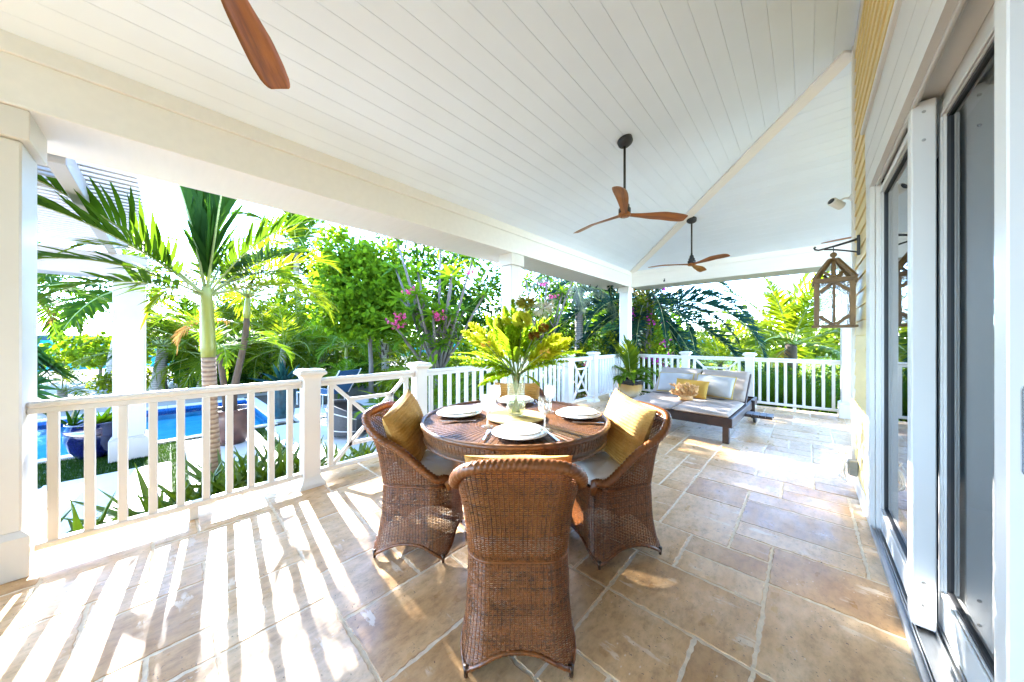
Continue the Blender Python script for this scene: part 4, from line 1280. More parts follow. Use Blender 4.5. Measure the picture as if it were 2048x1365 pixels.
def frond(name, m, L=2.0, n=40, ll=.55, lw=.035, curve=70, vee=25, droop=.12, pet=.16, a0=75, a1=28, seed=0, rr=.012, jit=.06, prof=(.55, 1.0, .75, .04), plum=0, brown=0):
    r = np.random.default_rng(seed); lb_ = LeafB(); N = 26
    th = -radians(curve) * (np.linspace(0, 1, N) ** 1.6)
    P = [np.zeros(3)]; T = []
    for i in range(N):
        t_ = np.array((cos(th[i]), 0, sin(th[i]))); T.append(t_)
        if i < N - 1: P.append(P[-1] + t_ * L / (N - 1))
    P = np.array(P); T = np.array(T); ts = np.linspace(0, 1, N)
    for i in range(n):
        t_ = pet + (1 - pet) * (i + .5) / n
        p = np.array([np.interp(t_, ts, P[:, k]) for k in range(3)]); tg = np.array([np.interp(t_, ts, T[:, k]) for k in range(3)])
        up = np.array((-tg[2], 0, tg[0])); u = (t_ - pet) / (1 - pet)
        al = radians(a0 + (a1 - a0) * u); f = (sin(pi * min(1, .18 + .80 * u)) ** .75) * (1 - .25 * u)
        for s_ in (-1, 1):
            v_ = radians(vee + (r.uniform(-plum, plum) if plum else 0) + r.normal() * 4)
            d = tg * cos(al) + (np.array((0, s_, 0)) * cos(v_) + up * sin(v_)) * sin(al) + r.normal(size=3) * jit
            nn = up * cos(v_) - np.array((0, s_, 0)) * sin(v_)
            lb_.blade(p, d, nn, ll * f * r.uniform(.86, 1.1), lw * (.6 + .4 * f), droop=droop * r.uniform(.6, 1.4), prof=prof)
    lb_.blade(P[-1], T[-1], np.array((-T[-1][2], 0, T[-1][0])), ll * .5, lw, droop=droop)
    me = lb_.mesh(name, m)
    # midrib
    tb = MB(); rad = list(np.interp(ts, [0, .06, 1], [rr * 2.2, rr, rr * .25])); tb.tube([tuple(p) for p in P], rad, 6)
    V0 = [tuple(v.co) for v in me.vertices]; F0 = [tuple(p.vertices) for p in me.polygons]
    k = len(V0); V0 += [tuple(v) for v in tb.v]; F1 = [tuple(i + k for i in f) for f in tb.f]
    me2 = bpy.data.meshes.new(name); me2.from_pydata(V0, [], F0 + F1)
    me2.materials.append(m); me2.materials.append(PETIOLE)
    me2.polygons.foreach_set('material_index', [0] * len(F0) + [1] * len(F1))
    me2.polygons.foreach_set('use_smooth', [True] * (len(F0) + len(F1))); me2.update()
    bpy.data.meshes.remove(me)
    return me2
def put_frond(me, par, loc, az, pitch, roll=0, scale=1.0, name='frond'):
    o = place(name, me, par, loc)
    o.rotation_euler = (Matrix.Rotation(az, 4, 'Z') @ Matrix.Rotation(-pitch, 4, 'Y') @ Matrix.Rotation(roll, 4, 'X')).to_euler()
    o.scale = (scale,) * 3
    return o

# ------------------------------------------------------------------ bouquet
bq = empty('bouquet', (VP.x, VP.y, ZV + .02), 0, 'large bouquet of lime leaves, yellow plumes and brown pincushion heads in the glass vase', 'bouquet')
r = random.Random(3)
st = MB()
def stem_to(p, rad=.003):
    p = Vector(p); a = atan2(p.y, p.x) + r.uniform(-.4, .4); q = r.uniform(.008, .036)
    st.tube([(-q * cos(a) * .8, -q * sin(a) * .8, .0), (q * cos(a) * .3, q * sin(a) * .3, .15), (q * cos(a) * .9, q * sin(a) * .9, .25), tuple((p + Vector((q * cos(a), q * sin(a), .27))) / 2), tuple(p)], rad, 6)
def img(l, up_, d=0): return Rd * l + Fd * d + Vector((0, 0, up_))
# plumes of yellow fern: (lateral, height above table, depth)
def plume(tip, L, w_, m, name, n=60, start=.25, lw=.010):
    tip = Vector(tip); base_ = Vector((0, 0, .26)) + (tip - Vector((0, 0, .26))) * start
    lb_ = LeafB(); ax = (tip - base_); L = ax.length; ax.normalize(); o1 = ax.orthogonal().normalized(); o2 = ax.cross(o1)
    for i in range(n * 5):
        t_ = r.random(); p = base_ + ax * L * t_ + Vector((0, 0, -.04 * t_ * t_))
        a = r.uniform(0, 2 * pi); wd = w_ * (sin(pi * min(1, .15 + .85 * t_)) ** .6) * r.uniform(.7, 1.1)
        d = (ax * .9 + o1 * cos(a) + o2 * sin(a)).normalized()
        lb_.blade(p, d, (r.random() - .5, r.random() - .5, r.random()), wd, lw, prof=(.5, 1, .1))
    place(name, lb_.mesh(name, m), bq); stem_to(base_ + ax * L * .6, .003)
for l, z, d in ((-.36, .57, .02), (-.30, .62, -.06), (.30, .55, .0), (.38, .52, .05), (.33, .47, -.08), (-.20, .68, .08), (.20, .66, .08)):
    plume(img(l, z, d), .3, .065, L_YELL if abs(l) > .29 else L_VAR, 'plume')
for l, z, d in ((-.08, .74, .04), (-.02, .78, .0), (.03, .70, -.06), (-.12, .66, -.08), (.10, .72, .08), (-.05, .60, -.16), (.06, .58, .16)):
    plume(img(l, z, d), .35, .06, L_VAR, 'fern_plume', 80, .2, .009)
for l, z, d in ((-.36, .36, -.05), (-.44, .40, .03), (-.24, .22, -.06), (-.20, .28, -.12), (.44, .44, .03), (-.30, .43, .1), (.33, .38, -.1)):
    plume(img(l, z, d), .3, .035, L_VAR, 'trailing_fern', 60, .15, .008)
def bigleaf(tip, w_, m=None, droop=.12, name='leaf'):
    tip = Vector(tip); b0 = Vector((0, 0, .27)); ax = tip - b0; lb_ = LeafB()
    lb_.blade(b0 + ax * .28, ax + Vector((0, 0, ax.length * .3)), (r.uniform(-.3, .3), r.uniform(-.3, .3), 1), ax.length * .84, w_ * .72, droop=droop, prof=(.10, .55, .92, 1.0, .85, .5, .04), fold=.25)
    place(name, lb_.mesh(name, m or L_GINGER), bq); stem_to(b0 + ax * .3)
for l, z, d, w_ in ((-.40, .50, .0, .055), (-.36, .42, -.1, .05), (-.18, .62, .05, .06), (.22, .64, .05, .06), (.40, .42, -.03, .06), (.46, .38, .04, .055), (.14, .20, -.12, .055), (.10, .70, .02, .06),
                    (-.10, .55, -.2, .06), (.15, .50, -.2, .06), (.0, .45, -.25, .06), (-.25, .5, .2, .06), (.25, .48, .2, .06), (.02, .65, .2, .06), (.30, .33, -.12, .055), (-.12, .40, -.22, .055), (.28, .60, -.05, .05), (-.28, .34, .05, .05)):
    bigleaf(img(l, z, d), w_, None if r.random() < .4 else L_VAR)
HYD = leafmat('green_hydrangea', (.52, .60, .05), (.68, .74, .08), (.75, .8, .1), .5)
def head(c, R_, m, name, n, ll, lw):
    lb_ = LeafB(); c = Vector(c)
    for i in range(n):
        v = Vector((r.gauss(0, 1), r.gauss(0, 1), r.gauss(0, 1))).normalized()
        lb_.blade(c + v * R_ * .55, v + Vector((r.uniform(-.3, .3),) * 3), v.orthogonal(), ll, lw, prof=(.6, 1, .5))
    place(name, lb_.mesh(name, m), bq); stem_to(c)
head(img(.035, .60, -.09), .060, HYD, 'hydrangea_head', 420, .03, .022)
head(img(-.09, .58, -.05), .05, HYD, 'hydrangea_head', 300, .03, .02)
PINC = leafmat('pincushion_brown', (.14, .055, .010), (.28, .13, .02), (.3, .15, .02), .15)
head(img(.105, .50, -.17), .034, PINC, 'pincushion_head', 260, .018, .008)
head(img(.165, .545, -.13), .032, PINC, 'pincushion_head', 260, .018, .008)
head(img(.18, .68, .0), .05, plain('white_protea', (.66, .64, .55), .7, .1), 'protea_head', 150, .05, .010)
head(img(.07, .715, .03), .04, leafmat('protea_green', (.30, .28, .03), (.5, .42, .08), (.5, .45, .1), .3), 'protea_head', 120, .05, .016)
for l, z, d in ((.17, .40, -.18), (-.19, .45, -.10)): head(img(l, z, d), .03, L_ORNG, 'orange_spray', 60, .018, .006)
st.obj('stems', plain('bouquet_stems', (.10, .16, .03), .5, .3, 20), bq, True)
tag(MB().lathe([(0, .016), (.0515, .018), (.052, .13), (0, .13)], 24).obj('vase_water', thinglass('vase_water', (.96, .98, .95), .3), vase), None)
# ------------------------------------------------------------------ garden ground, paving, pool, sea
SAND = plain('beach_sand', (.24, .215, .175), .95, .12, 2, .4, 30)
MULCH = plain('mulch_bed', (.055, .040, .022), .95, .45, 12, .8, 40)
LAWN = plain('lawn_soil', (.05, .105, .010), .95, .35, 3, .6, 40)
SLAB = plain('pale_limestone_paving', (.50, .485, .465), .6, .06, 3, .15, 40, orand=.03)
COPE = plain('pool_coping', (.50, .49, .47), .6, .05, 4, .1, 40)
PLX0, PLX1, PLY0, PLY1 = -11.7, -7.92, -9.0, 1.5
def sheet(name, rects, z, m, kind='structure'):
    mb = MB()
    for x0, x1, y0, y1 in rects: mb.add([(x0, y0, z), (x1, y0, z), (x1, y1, z), (x0, y1, z)], [(0, 1, 2, 3)])
    o = mb.obj(name, m); o['kind'] = kind; return o
sheet('ground', [(-30, PLX0, -60, 1.5), (-30, 60, 1.5, 90), (PLX1, 60, -60, 1.5), (PLX0, PLX1, -60, PLY0)], G - .03, MULCH)
sheet('sand', [(-27, -12.2, -20, 6)], G - .022, SAND)
sheet('lawn', [(-14, 26, 13, 70)], G - .02, LAWN)
def hills(name, pts, depth, m, kind='structure'):
    V = []; n = len(pts)
    for (x, y, z) in pts: V += [(x, y, -3.0), (x, y, z), (x - depth, y, z * .9), (x - depth, y, -3.0)]
    F = []
    for i in range(n - 1):
        for k in range(3): F.append((4 * i + k, 4 * i + k + 1, 4 * i + 5 + k, 4 * i + 4 + k))
    o = place(name, np_mesh(name, V, F, m)); o['kind'] = kind; return o
SEAW = NT('sea_water'); v = SEAW.coord('Object', (1, .35, 1))
SEAW.p.inputs['Base Color'].default_value = (.006, .085, .125, 1); SEAW.p.inputs['Roughness'].default_value = .45; SEAW.p.inputs['Specular IOR Level'].default_value = 0.0
SEAW.bump(SEAW.noise(v, 1.4, 5), .5, .12)
sheet('sea', [(-5200, -29.9, -4200, 4200)], -2.2, SEAW.m)
sheet('shore', [(-30.05, -29.85, -60, 90)], G - .0301, SAND)
mb = MB(); mb.add([(-30, -60, G - .03), (-30, 90, G - .03), (-36, 90, -2.4), (-36, -60, -2.4)], [(0, 1, 2, 3)]); o = mb.obj('beach', SAND); o['kind'] = 'structure'
ISL = plain('island_woods', (.018, .05, .060), .95, .3, .02)
r = random.Random(8)
hills('island', [(-1500 + r.uniform(-40, 40), -900 + i * 24, 3.4 + 9.5 * (.35 + .65 * abs(sin(i * .13 + 1.2))) * min(1, i / 6) + r.uniform(-1.1, 1.1)) for i in range(52)], 260, ISL)

pav = MB(); pav.box(PLX1 + .28, -3.7, -6, 7.6, G - .2, G - .029, .001)
paving = tag(pav.obj('paving', GROUT), kind='structure')
def slab_(x0, x1, y0, y1): 
    MB().box(x0, x1, y0, y1, G - .028, G, .006).obj('paving_slab', SLAB, paving)
for x0, x1, y0, y1 in [(-6.50, -4.55, -3.0, -1.06), (-6.50, -4.55, -.98, .03), (-7.60, -6.10, .19, 1.12), (-6.09, -4.55, .19, 1.12),
                       (-7.60, -6.10, 1.27, 2.7), (-6.09, -4.55, 1.27, 2.7), (-9.2, -7.74, 1.82, 2.7), (-7.60, -6.10, 2.712, 4.2), (-6.09, -4.55, 2.712, 4.2), (-9.2, -7.62, 2.712, 4.2)]: slab_(x0, x1, y0, y1)
# pool
def mk_pool():
    t = NT('pool_plaster'); v = t.coord('Object')
    vo = t.new('ShaderNodeTexVoronoi'); vo.feature = 'DISTANCE_TO_EDGE'; vo.inputs['Scale'].default_value = 2.2
    t.link(v, vo.inputs['Vector'])
    c = t.ramp(t.noise(v, 2, 3), [(.3, (.03, .40, .58)), (.7, (.06, .50, .66))])
    t.link(c, t.p.inputs['Base Color']); t.p.inputs['Roughness'].default_value = .6; return t.m
PLAST = mk_pool()
PTILE = plain('pool_tile_band', (.008, .075, .24), .25, .35, 34, coat=.4)
pb = MB(); ZP = G - .30
pb.add([(PLX0, PLY0, ZP), (PLX1, PLY0, ZP), (PLX1, PLY1, ZP), (PLX0, PLY1, ZP), (PLX0, PLY0, G - .03), (PLX1, PLY0, G - .03), (PLX1, PLY1, G - .03), (PLX0, PLY1, G - .03)],
       [(0, 1, 2, 3), (0, 4, 5, 1), (1, 5, 6, 2), (2, 6, 7, 3), (3, 7, 4, 0)])
pool = tag(pb.obj('pool_basin', PLAST), kind='structure')
pt = MB(); e = .004
for x0, x1, y0, y1 in ((PLX0, PLX0 + e, PLY0, PLY1), (PLX1 - e, PLX1, PLY0, PLY1), (PLX0 + e, PLX1 - e, PLY1 - e, PLY1)): pt.box(x0, x1, y0, y1, G - .19, G - .031, .0005)
pt.obj('tile_band', PTILE, pool)
WAT = NT('pool_water')
tr_ = WAT.new('ShaderNodeBsdfTransparent'); tr_.inputs[0].default_value = (.80, .95, .98, 1)
gl_ = WAT.new('ShaderNodeBsdfGlossy'); gl_.inputs['Roughness'].default_value = .02; gl_.inputs[0].default_value = (.22, .26, .28, 1)
fr_ = WAT.new('ShaderNodeFresnel'); fr_.inputs[0].default_value = 1.33
mx_ = WAT.new('ShaderNodeMixShader'); bp_ = WAT.new('ShaderNodeBump'); bp_.inputs['Strength'].default_value = .35; bp_.inputs['Distance'].default_value = .03
WAT.link(WAT.noise(WAT.coord('Object'), 5.5, 3), bp_.inputs['Height'])
for n_ in (gl_, fr_): WAT.link(bp_.outputs[0], n_.inputs['Normal'])
WAT.link(fr_.outputs[0], mx_.inputs[0]); WAT.link(tr_.outputs[0], mx_.inputs[1]); WAT.link(gl_.outputs[0], mx_.inputs[2]); WAT.link(mx_.outputs[0], WAT.out.inputs[0])
sheet('pool_water', [(PLX0 + .005, PLX1 - .005, PLY0, PLY1 - .005)], G - .10, WAT.m)
k = 0
y = PLY0
while y < PLY1 - .01:
    y2 = min(PLY1, y + .9)
    MB().box(PLX1 + .001, PLX1 + .17, y + .003, y2 - .003, G - .03, G + .012, .006).obj('coping_stone', COPE, pool)
    MB().box(PLX0 - .22, PLX0 - .001, y + .003, y2 - .003, G - .03, G + .012, .006).obj('coping_stone', COPE, pool); y = y2
for i in range(4): MB().box(PLX0 + i * .945 + .003, PLX0 + (i + 1) * .945 - .003, PLY1 + .001, PLY1 + .24, G - .03, G + .012, .006).obj('coping_stone', COPE, pool)
# dark artificial turf by the pool and between the slabs
r_ = np.random.default_rng(5); V = []; F = []
TURF = leafmat('turf_blade', (.008, .032, .003), (.022, .06, .005), (.05, .11, .01), .25)
def turf(x0, x1, y0, y1, dens):
    n = int((x1 - x0) * (y1 - y0) * dens); P = np.stack([r_.uniform(x0, x1, n), r_.uniform(y0, y1, n)], 1)
    a = r_.uniform(0, 2 * pi, n); h_ = r_.uniform(.020, .042, n); l = r_.normal(size=(n, 2)) * .010
    for i in range(n):
        b = len(V); c, s_ = cos(a[i]) * .004, sin(a[i]) * .004
        V.extend([(P[i, 0] - c, P[i, 1] - s_, G - .028), (P[i, 0] + c, P[i, 1] + s_, G - .028), (P[i, 0] + l[i, 0], P[i, 1] + l[i, 1], G - .026 + h_[i])]); F.append((b, b + 1, b + 2))
turf(-7.74, -6.51, -3.2, .03, 5200); turf(-7.74, -4.55, .04, .18, 5200); turf(-7.74, -7.61, .19, 4.2, 4500); turf(-7.60, -4.4, 1.13, 1.26, 5200)
o = place('turf', np_mesh('turf', V, F, TURF)); o['kind'] = 'stuff'
sheet('turf_bed', [(-7.745, -6.505, -6, .035), (-7.745, -4.5, .035, .185), (-7.745, -7.605, .185, 4.2), (-7.605, -4.4, 1.125, 1.265)], G - .0275, plain('turf_backing', (.015, .05, .008), .9, .3, 20))
sheet('planting_bed', [(-4.54, -3.57, -3, 8), (-9.0, -3.57, 4.3, 12), (-3.57, 6.0, 7.87, 13)], G - .0265, MULCH)

PERG = plain('pergola_paint', (.42, .42, .42), .5, .04, 4, .1, 60)
# ------------------------------------------------------------------ pergola over the pool side
pg = empty('pergola', (-7.2, -.35, G), 0, 'white slatted pergola on a square post beside the pool, at the left', 'pergola')
def pp(name, *a, m=None): 
    b = MB(); b.box(*a); return b.obj(name, PERG, pg, loc=(7.2, .35, -G))
px0, px1, py0, py1 = -7.42, -7.10, -.52, -.22
pp('post', px0, px1, py0, py1, G + .30, 2.17, .006)
pp('post_base', px0 - .035, px1 + .035, py0 - .035, py1 + .035, G - .02, G + .28, .006)
pp('base_cap', px0 - .02, px1 + .02, py0 - .02, py1 + .02, G + .28, G + .30, .004)
pp('edge_beam', -7.44, -7.08, -6.0, -.16, 2.171, 2.37, .006)
pp('upper_beam', -7.40, -7.12, -6.0, -.20, 2.371, 2.50, .005)
for y in (-.52, -1.75, -2.98, -4.2): pp('rafter', -7.75, -3.76, y - .045, y + .045, 2.501, 2.66, .004)
x = -7.6
while x < -3.78:
    pp('slat', x - .022, x + .022, -6.0, -.17, 2.661, 2.73, .003); x += .118

# ------------------------------------------------------------------ palms
FRN = {}
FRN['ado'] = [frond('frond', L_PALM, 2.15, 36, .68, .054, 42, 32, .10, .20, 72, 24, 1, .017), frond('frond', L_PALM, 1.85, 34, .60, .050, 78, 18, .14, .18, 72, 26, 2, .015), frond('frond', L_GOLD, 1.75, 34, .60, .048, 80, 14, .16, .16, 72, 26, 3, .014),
              frond('frond', L_DARK, 1.7, 30, .75, .055, 14, 45, .04, .12, 34, 12, 4, .016)]
FRN['coco'] = [frond('frond', L_PALM, 2.9, 44, .80, .042, c, 10, .20, .16, 68, 28, 10 + i, .02, .13) for i, c in enumerate((60, 85))]
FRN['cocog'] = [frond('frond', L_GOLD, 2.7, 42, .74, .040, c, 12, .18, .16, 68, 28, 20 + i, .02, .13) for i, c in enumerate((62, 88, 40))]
FRN['far'] = [frond('frond', L_PALM, 2.9, 40, .85, .085, c, 14, .20, .14, 66, 26, 90 + i, .03, .10) for i, c in enumerate((55, 80, 30))]
FRN['farg'] = [frond('frond', L_GOLD, 2.9, 46, .80, .066, c, 16, .16, .14, 66, 26, 95 + i, .03, .09) for i, c in enumerate((50, 78, 28))]
FRN['vei'] = [frond('frond', L_GINGER, 1.5, 28, .52, .034, c, 26, .16, .14, 66, 22, 30 + i, .011, .11) for i, c in enumerate((85, 110))]
FRN['veig'] = [frond('frond', L_GOLD, 1.5, 28, .52, .032, c, 22, .16, .14, 66, 22, 34 + i, .011, .13) for i, c in enumerate((85, 110))]
FRN['phx'] = [frond('frond', L_BLUE, 3.7, 105, .50, .042, c, 30, .015, .12, 62, 34, 40 + i, .020, plum=28) for i, c in enumerate((62, 85, 105))]
FRN['dry'] = [frond('dry_frond', L_BROWN, 1.5, 26, .45, .03, 110, 10, .25, .14, 70, 24, 50, .012)]
FRN['silver'] = [frond('frond', leafmat('silver_frond', (.07, .10, .07), (.15, .18, .12), (.20, .25, .14), .35), 2.6, 60, .95, .026, 105, -8, .34, .16, 60, 30, 55, .02)]
def palm(name, label, base, z0, H, lean, r0, r1, trunkm, fr, group, nfr, pitch, scale=1.0, seed=0, shaft=0, dry=0, az0=0, petr=.03, boots=False):
    o = empty(name, (base[0], base[1], z0), 0, label, 'palm tree', group)
    rr = random.Random(seed); N = 14; pts = []; rad = []
    for i in range(N):
        t = i / (N - 1); b = t * t * (3 - 2 * t) if True else t
        pts.append((lean[0] * b, lean[1] * b, H * t)); rad.append(r1 + (r0 - r1) * (1 - t) ** 1.4 + (r0 * .35 * (1 - t) ** 10))
    MB().tube(pts, rad, 12).obj('trunk', trunkm, o, True)
    if boots:
        m = MB()
        for k in range(26):
            a = k * 2.4; z = H * (1 - .02 * k); rad_ = r1
            m.bar((lean[0] + rad_ * .8 * cos(a), lean[1] + rad_ * .8 * sin(a), z - .12), (lean[0] + rad_ * 2.0 * cos(a), lean[1] + rad_ * 2.0 * sin(a), z + .10), .05, .02)
        m.obj('leaf_bases', BARKB, o)
    top = Vector((lean[0], lean[1], H))
    if shaft:
        dx = Vector((lean[0], lean[1], 0)) * .08
        MB().tube([top + Vector((0, 0, -.01)), top + dx * .3 + Vector((0, 0, shaft * .2)), top + dx * .7 + Vector((0, 0, shaft * .65)), top + dx + Vector((0, 0, shaft))], [r1 * 1.02, r1 * 1.22, r1 * .95, r1 * .55], 14).obj('crownshaft', CROWNSH, o, True)
        top = top + dx + Vector((0, 0, shaft * .95))
    for k in range(nfr):
        az = az0 + k * 2.39996 + rr.uniform(-.2, .2); p = radians(pitch[0] + (pitch[1] - pitch[0]) * ((k + .5) / nfr) + rr.uniform(-6, 6))
        put_frond(rr.choice(FRN[fr]), o, top + Vector((cos(az) * .03, sin(az) * .03, 0)), az, p, rr.uniform(-.3, .3), scale * rr.uniform(.85, 1.1))
    for k in range(dry):
        az = az0 + 1 + k * 2.1; put_frond(FRN['dry'][0], o, top - Vector((0, 0, .1)), az, radians(-25), 0, scale, 'dry_frond')
    return o
A42 = radians(42.75)
# nearest palm, just outside the railing
NP_ = empty('ringed_palm', (-4.82, .35, G - .02), 0, 'nearest palm with a ringed brown trunk and smooth green shaft, just outside the railing', 'palm tree')
ld = -Rd * .11 + Fd * .03
MB().tube([ld * t + Vector((0, 0, z)) for t, z in ((0, 0), (.02, .1), (.2, .5), (.5, 1.0), (.72, 1.52))], [.098, .082, .066, .062, .061], 20).obj('trunk', RING, NP_, True)
MB().tube([ld * t + Vector((0, 0, z)) for t, z in ((.71, 1.515), (.76, 1.62), (.85, 1.85), (.93, 2.02), (1.0, 2.17), (1.04, 2.30))], [.062, .066, .063, .058, .052, .036], 20).obj('crownshaft', CROWNSH, NP_, True)
top = ld * 1.02 + Vector((0, 0, 2.17))
for mi, az, pi_, ro, sc_f in ((0, -82, 48, .1, .92), (0, -66, 40, -.2, .72), (1, -96, 30, -.1, .85), (2, 98, 30, .15, .82), (0, 82, 62, -.2, .70), (3, 118, 84, 0, 1.05), (3, 250, 82, .5, 1.1), (3, 30, 80, -.4, 1.0), (1, 120, 42, 0, .75), (1, 150, 60, .1, .75), (1, -68, 14, .2, .72), (2, 70, 24, 0, .8), (0, 110, 48, .2, .7), (2, -110, 52, -.2, .7)):
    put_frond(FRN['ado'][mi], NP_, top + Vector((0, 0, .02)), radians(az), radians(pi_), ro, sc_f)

def pot(name, label, loc, prof, m, cat='plant pot', grp=None, n=36, soil=.9):
    o = tag(MB().lathe(prof, n).obj(name, m, None, True, loc), label, cat, grp)
    zt = max(z for r0, z in prof); rt = [r0 for r0, z in prof if abs(z - zt) < 1e-6][-1]
    MB().lathe([(0, zt - .06), (rt * soil, zt - .055), (rt * soil, zt - .07), (0, zt - .07)], 24).obj('soil', SOIL, o)
    return o
CLAY = plain('brown_glazed_clay', (.085, .034, .022), .45, .3, 8, .1, 30, coat=.2)
TEAL = plain('teal_glazed_pot', (.010, .045, .055), .3, .5, 9, .1, 40, coat=.4)
COBALT = plain('cobalt_glazed_pot', (.005, .007, .055), .12, .4, 5, coat=.6)
def potprof(r0, rm, rt, H, lip=.02): return [(0, 0), (r0, 0), (r0 + (rm - r0) * .6, H * .22), (rm, H * .55), (rm * .985, H * .8), (rt, H - lip * 1.5), (rt + lip, H - lip), (rt + lip, H), (rt - .01, H), (rt - .03, H - .12)]
PB = (-6.92, .72)
pot('clay_pot', 'big round brown clay pot by the pool, holding a double stemmed palm', (PB[0], PB[1], G), potprof(.17, .285, .265, .57), CLAY)
dp = palm('double_palm', 'slim double stemmed palm growing out of the brown clay pot by the pool', PB, G + .5, 1.55, Rd * .20 + Fd * .05, .055, .042, BARKB, 'veig', None, 12, (75, 5), 1.05, 5, .38, 0, .4)
MB().tube([Vector((0, 0, 0)) - Rd * .08, Vector((0, 0, .5)) - Rd * .14, Vector((0, 0, 1.0)) - Rd * .22], [.05, .042, .036], 10).obj('trunk', BARKB, dp, True)
for k in range(6): put_frond(FRN['vei'][k % 2], dp, Vector((0, 0, 1.0)) - Rd * .22, k * 1.1, radians(20 + 9 * k), 0, .8)
put_frond(FRN['dry'][0], dp, Vector((0, 0, 1.45)) + Rd * .12, A42 + radians(188), radians(18), 0, .75, 'dry_frond')

pot('teal_pot', 'tall teal glazed pot with a blue agave at the end of the pool', (-8.33, 1.70, G), [(0, 0), (.19, 0), (.21, .1), (.245, .55), (.25, .72), (.265, .74), (.265, .76), (.235, .76), (.22, .64)], TEAL)
pot('cobalt_pot', 'round cobalt blue glazed pot by the pool edge, planted with bromeliads', (-7.62, -.70, G), potprof(.17, .30, .265, .50), COBALT)
def rosette(name, label, loc, n, L, w, m, cat, grp=None, pitch=(80, 15), seed=0, droop=.03, fold=.5, prof=None, thick=True, par=None, jit=.2):
    rr = random.Random(seed); prof = prof or (.75, 1.0, .95, .75, .45, .04)
    o = par or empty(name, loc, rr.uniform(0, 6), label, cat, grp)
    ms = []
    for k in range(3):
        lb_ = LeafB(); lb_.blade((0, 0, 0), (1, 0, 0), (0, 0, 1), L * (1 - .1 * k), w, droop=droop * (.5 + k * .6), prof=prof, fold=fold)
        if thick:
            # underside, so that the blade is solid
            V = np.array(lb_.V); c = 3; n_ = len(prof); V2 = V.copy(); V2[1::3, 2] -= w * .22 * np.array(prof); F = list(lb_.F) + [tuple(i + len(V) for i in f[::-1]) for f in lb_.F]
            ms.append(np_mesh('leaf', np.concatenate([V, V2]), F, m, True))
        else: ms.append(lb_.mesh('leaf', m))
    for i in range(n):
        t = i / max(1, n - 1); az = i * 2.39996; p = radians(pitch[0] + (pitch[1] - pitch[0]) * t + rr.uniform(-8, 8))
        q = put_frond(ms[rr.randrange(3)], o, (cos(az) * .02, sin(az) * .02, .01 + .02 * (1 - t)), az + rr.uniform(-jit, jit), p, rr.uniform(-.2, .2), rr.uniform(.75, 1.1) * (.7 + .3 * t), 'leaf')
    return o
rosette('agave', 'spiky blue agave standing in the tall teal pot', (-8.33, 1.70, G + .70), 26, .72, .13, L_AGAVE, 'agave', None, (85, 10), 1, .02)
rosette('bromeliad', 'green bromeliad with broad leaves in the cobalt blue pot', (-7.60, -.66, G + .44), 16, .34, .085, L_GINGER, 'bromeliad', None, (80, 12), 2, .07)
rosette('bromeliad', 'pink bromeliad at the back of the cobalt blue pot', (-7.70, -.48, G + .44), 12, .26, .07, L_MAG, 'bromeliad', None, (85, 35), 3, .05)
rosette('aloe', 'dark spiky aloe leaning out of the left of the cobalt pot', (-7.66, -.92, G + .44), 7, .50, .06, L_DARK, 'aloe', None, (70, 30), 8, .02)
# aloes in the bed along the railing
sp = [(-4.02, -.42, .55), (-4.10, -.05, .62), (-4.25, .18, .5), (-3.98, .22, .55), (-4.35, .42, .7), (-4.05, .55, .62), (-4.22, .83, .72), (-3.95, .95, .5), (-4.35, 1.1, .6), (-4.05, 1.35, .5), (-4.25, 1.7, .45), (-3.95, 1.75, .45), (-4.45, .62, .62), (-4.1, -.75, .5)]
names_ = ['leftmost aloe outside the railing, behind the first balusters', 'aloe with wide curved leaves seen through the second gap of the near railing', 'aloe left of the ringed palm, farther from the railing', 'low aloe left of the ringed palm, pressed against the railing', 'tall aloe just left of the ringed palm trunk', 'aloe in front of the foot of the ringed palm', 'tallest aloe, right of the ringed palm trunk', 'low aloe right of the ringed palm, close to the railing', 'aloe between the ringed palm and the first railing post', 'aloe just left of the first railing post', 'small aloe behind the first railing post', 'small aloe seen through the lattice panel', 'upright aloe behind the ringed palm', 'aloe at the far left, partly hidden by the thick column']
for i, ((x, y, L_), nm2) in enumerate(zip(sp, names_)):
    rosette('aloe', nm2, (x, y, G - .0), 22, L_ * 1.3, .082, L_ALOE, 'aloe', 'aloes in the bed along the railing', (82, 18), 60 + i, .045, .55)

GP = 'garden palms beyond the pool'
palm('coconut_palm', 'bushy young coconut palm with golden fronds, between the pergola post and the ringed palm', (-14.8, -.2), G, 1.5, (0, .1), .20, .12, RINGG, 'cocog', GP, 18, (80, -15), .80, 11)
palm('coconut_palm', 'golden coconut palm right behind the ringed palm, seen on both sides of its trunk', (-13.6, .75), G, 1.2, (.1, .1), .18, .11, RINGG, 'cocog', GP, 16, (78, -10), .75, 12)
palm('coconut_palm', 'tall dark green coconut palm standing out against the sky left of the round leaved tree', (-18.7, 4.5), G, 6.2, (.3, -.2), .20, .12, RINGG, 'far', GP, 26, (88, -40), 1.0, 13, dry=3)
palm('coconut_palm', 'second dark coconut palm lower and behind the tall one', (-19.5, 5.4), G, 3.9, (.2, .3), .20, .12, RINGG, 'far', GP, 20, (78, -30), 1.0, 14, dry=2)
palm('arching_palm', 'young green arching palm left of the round leaved tree, behind the teal pot', (-13.7, 3.6), G, 1.05, (0, 0), .07, .05, RINGG, 'vei', GP, 13, (80, 5), 1.05, 15, .35)
palm('arching_palm', 'young green arching palm with a thin pale stem, below the round leaved tree', (-11.7, 4.15), G, 1.1, (0, .05), .07, .05, RINGG, 'vei', GP, 13, (80, 0), .95, 16, .35)
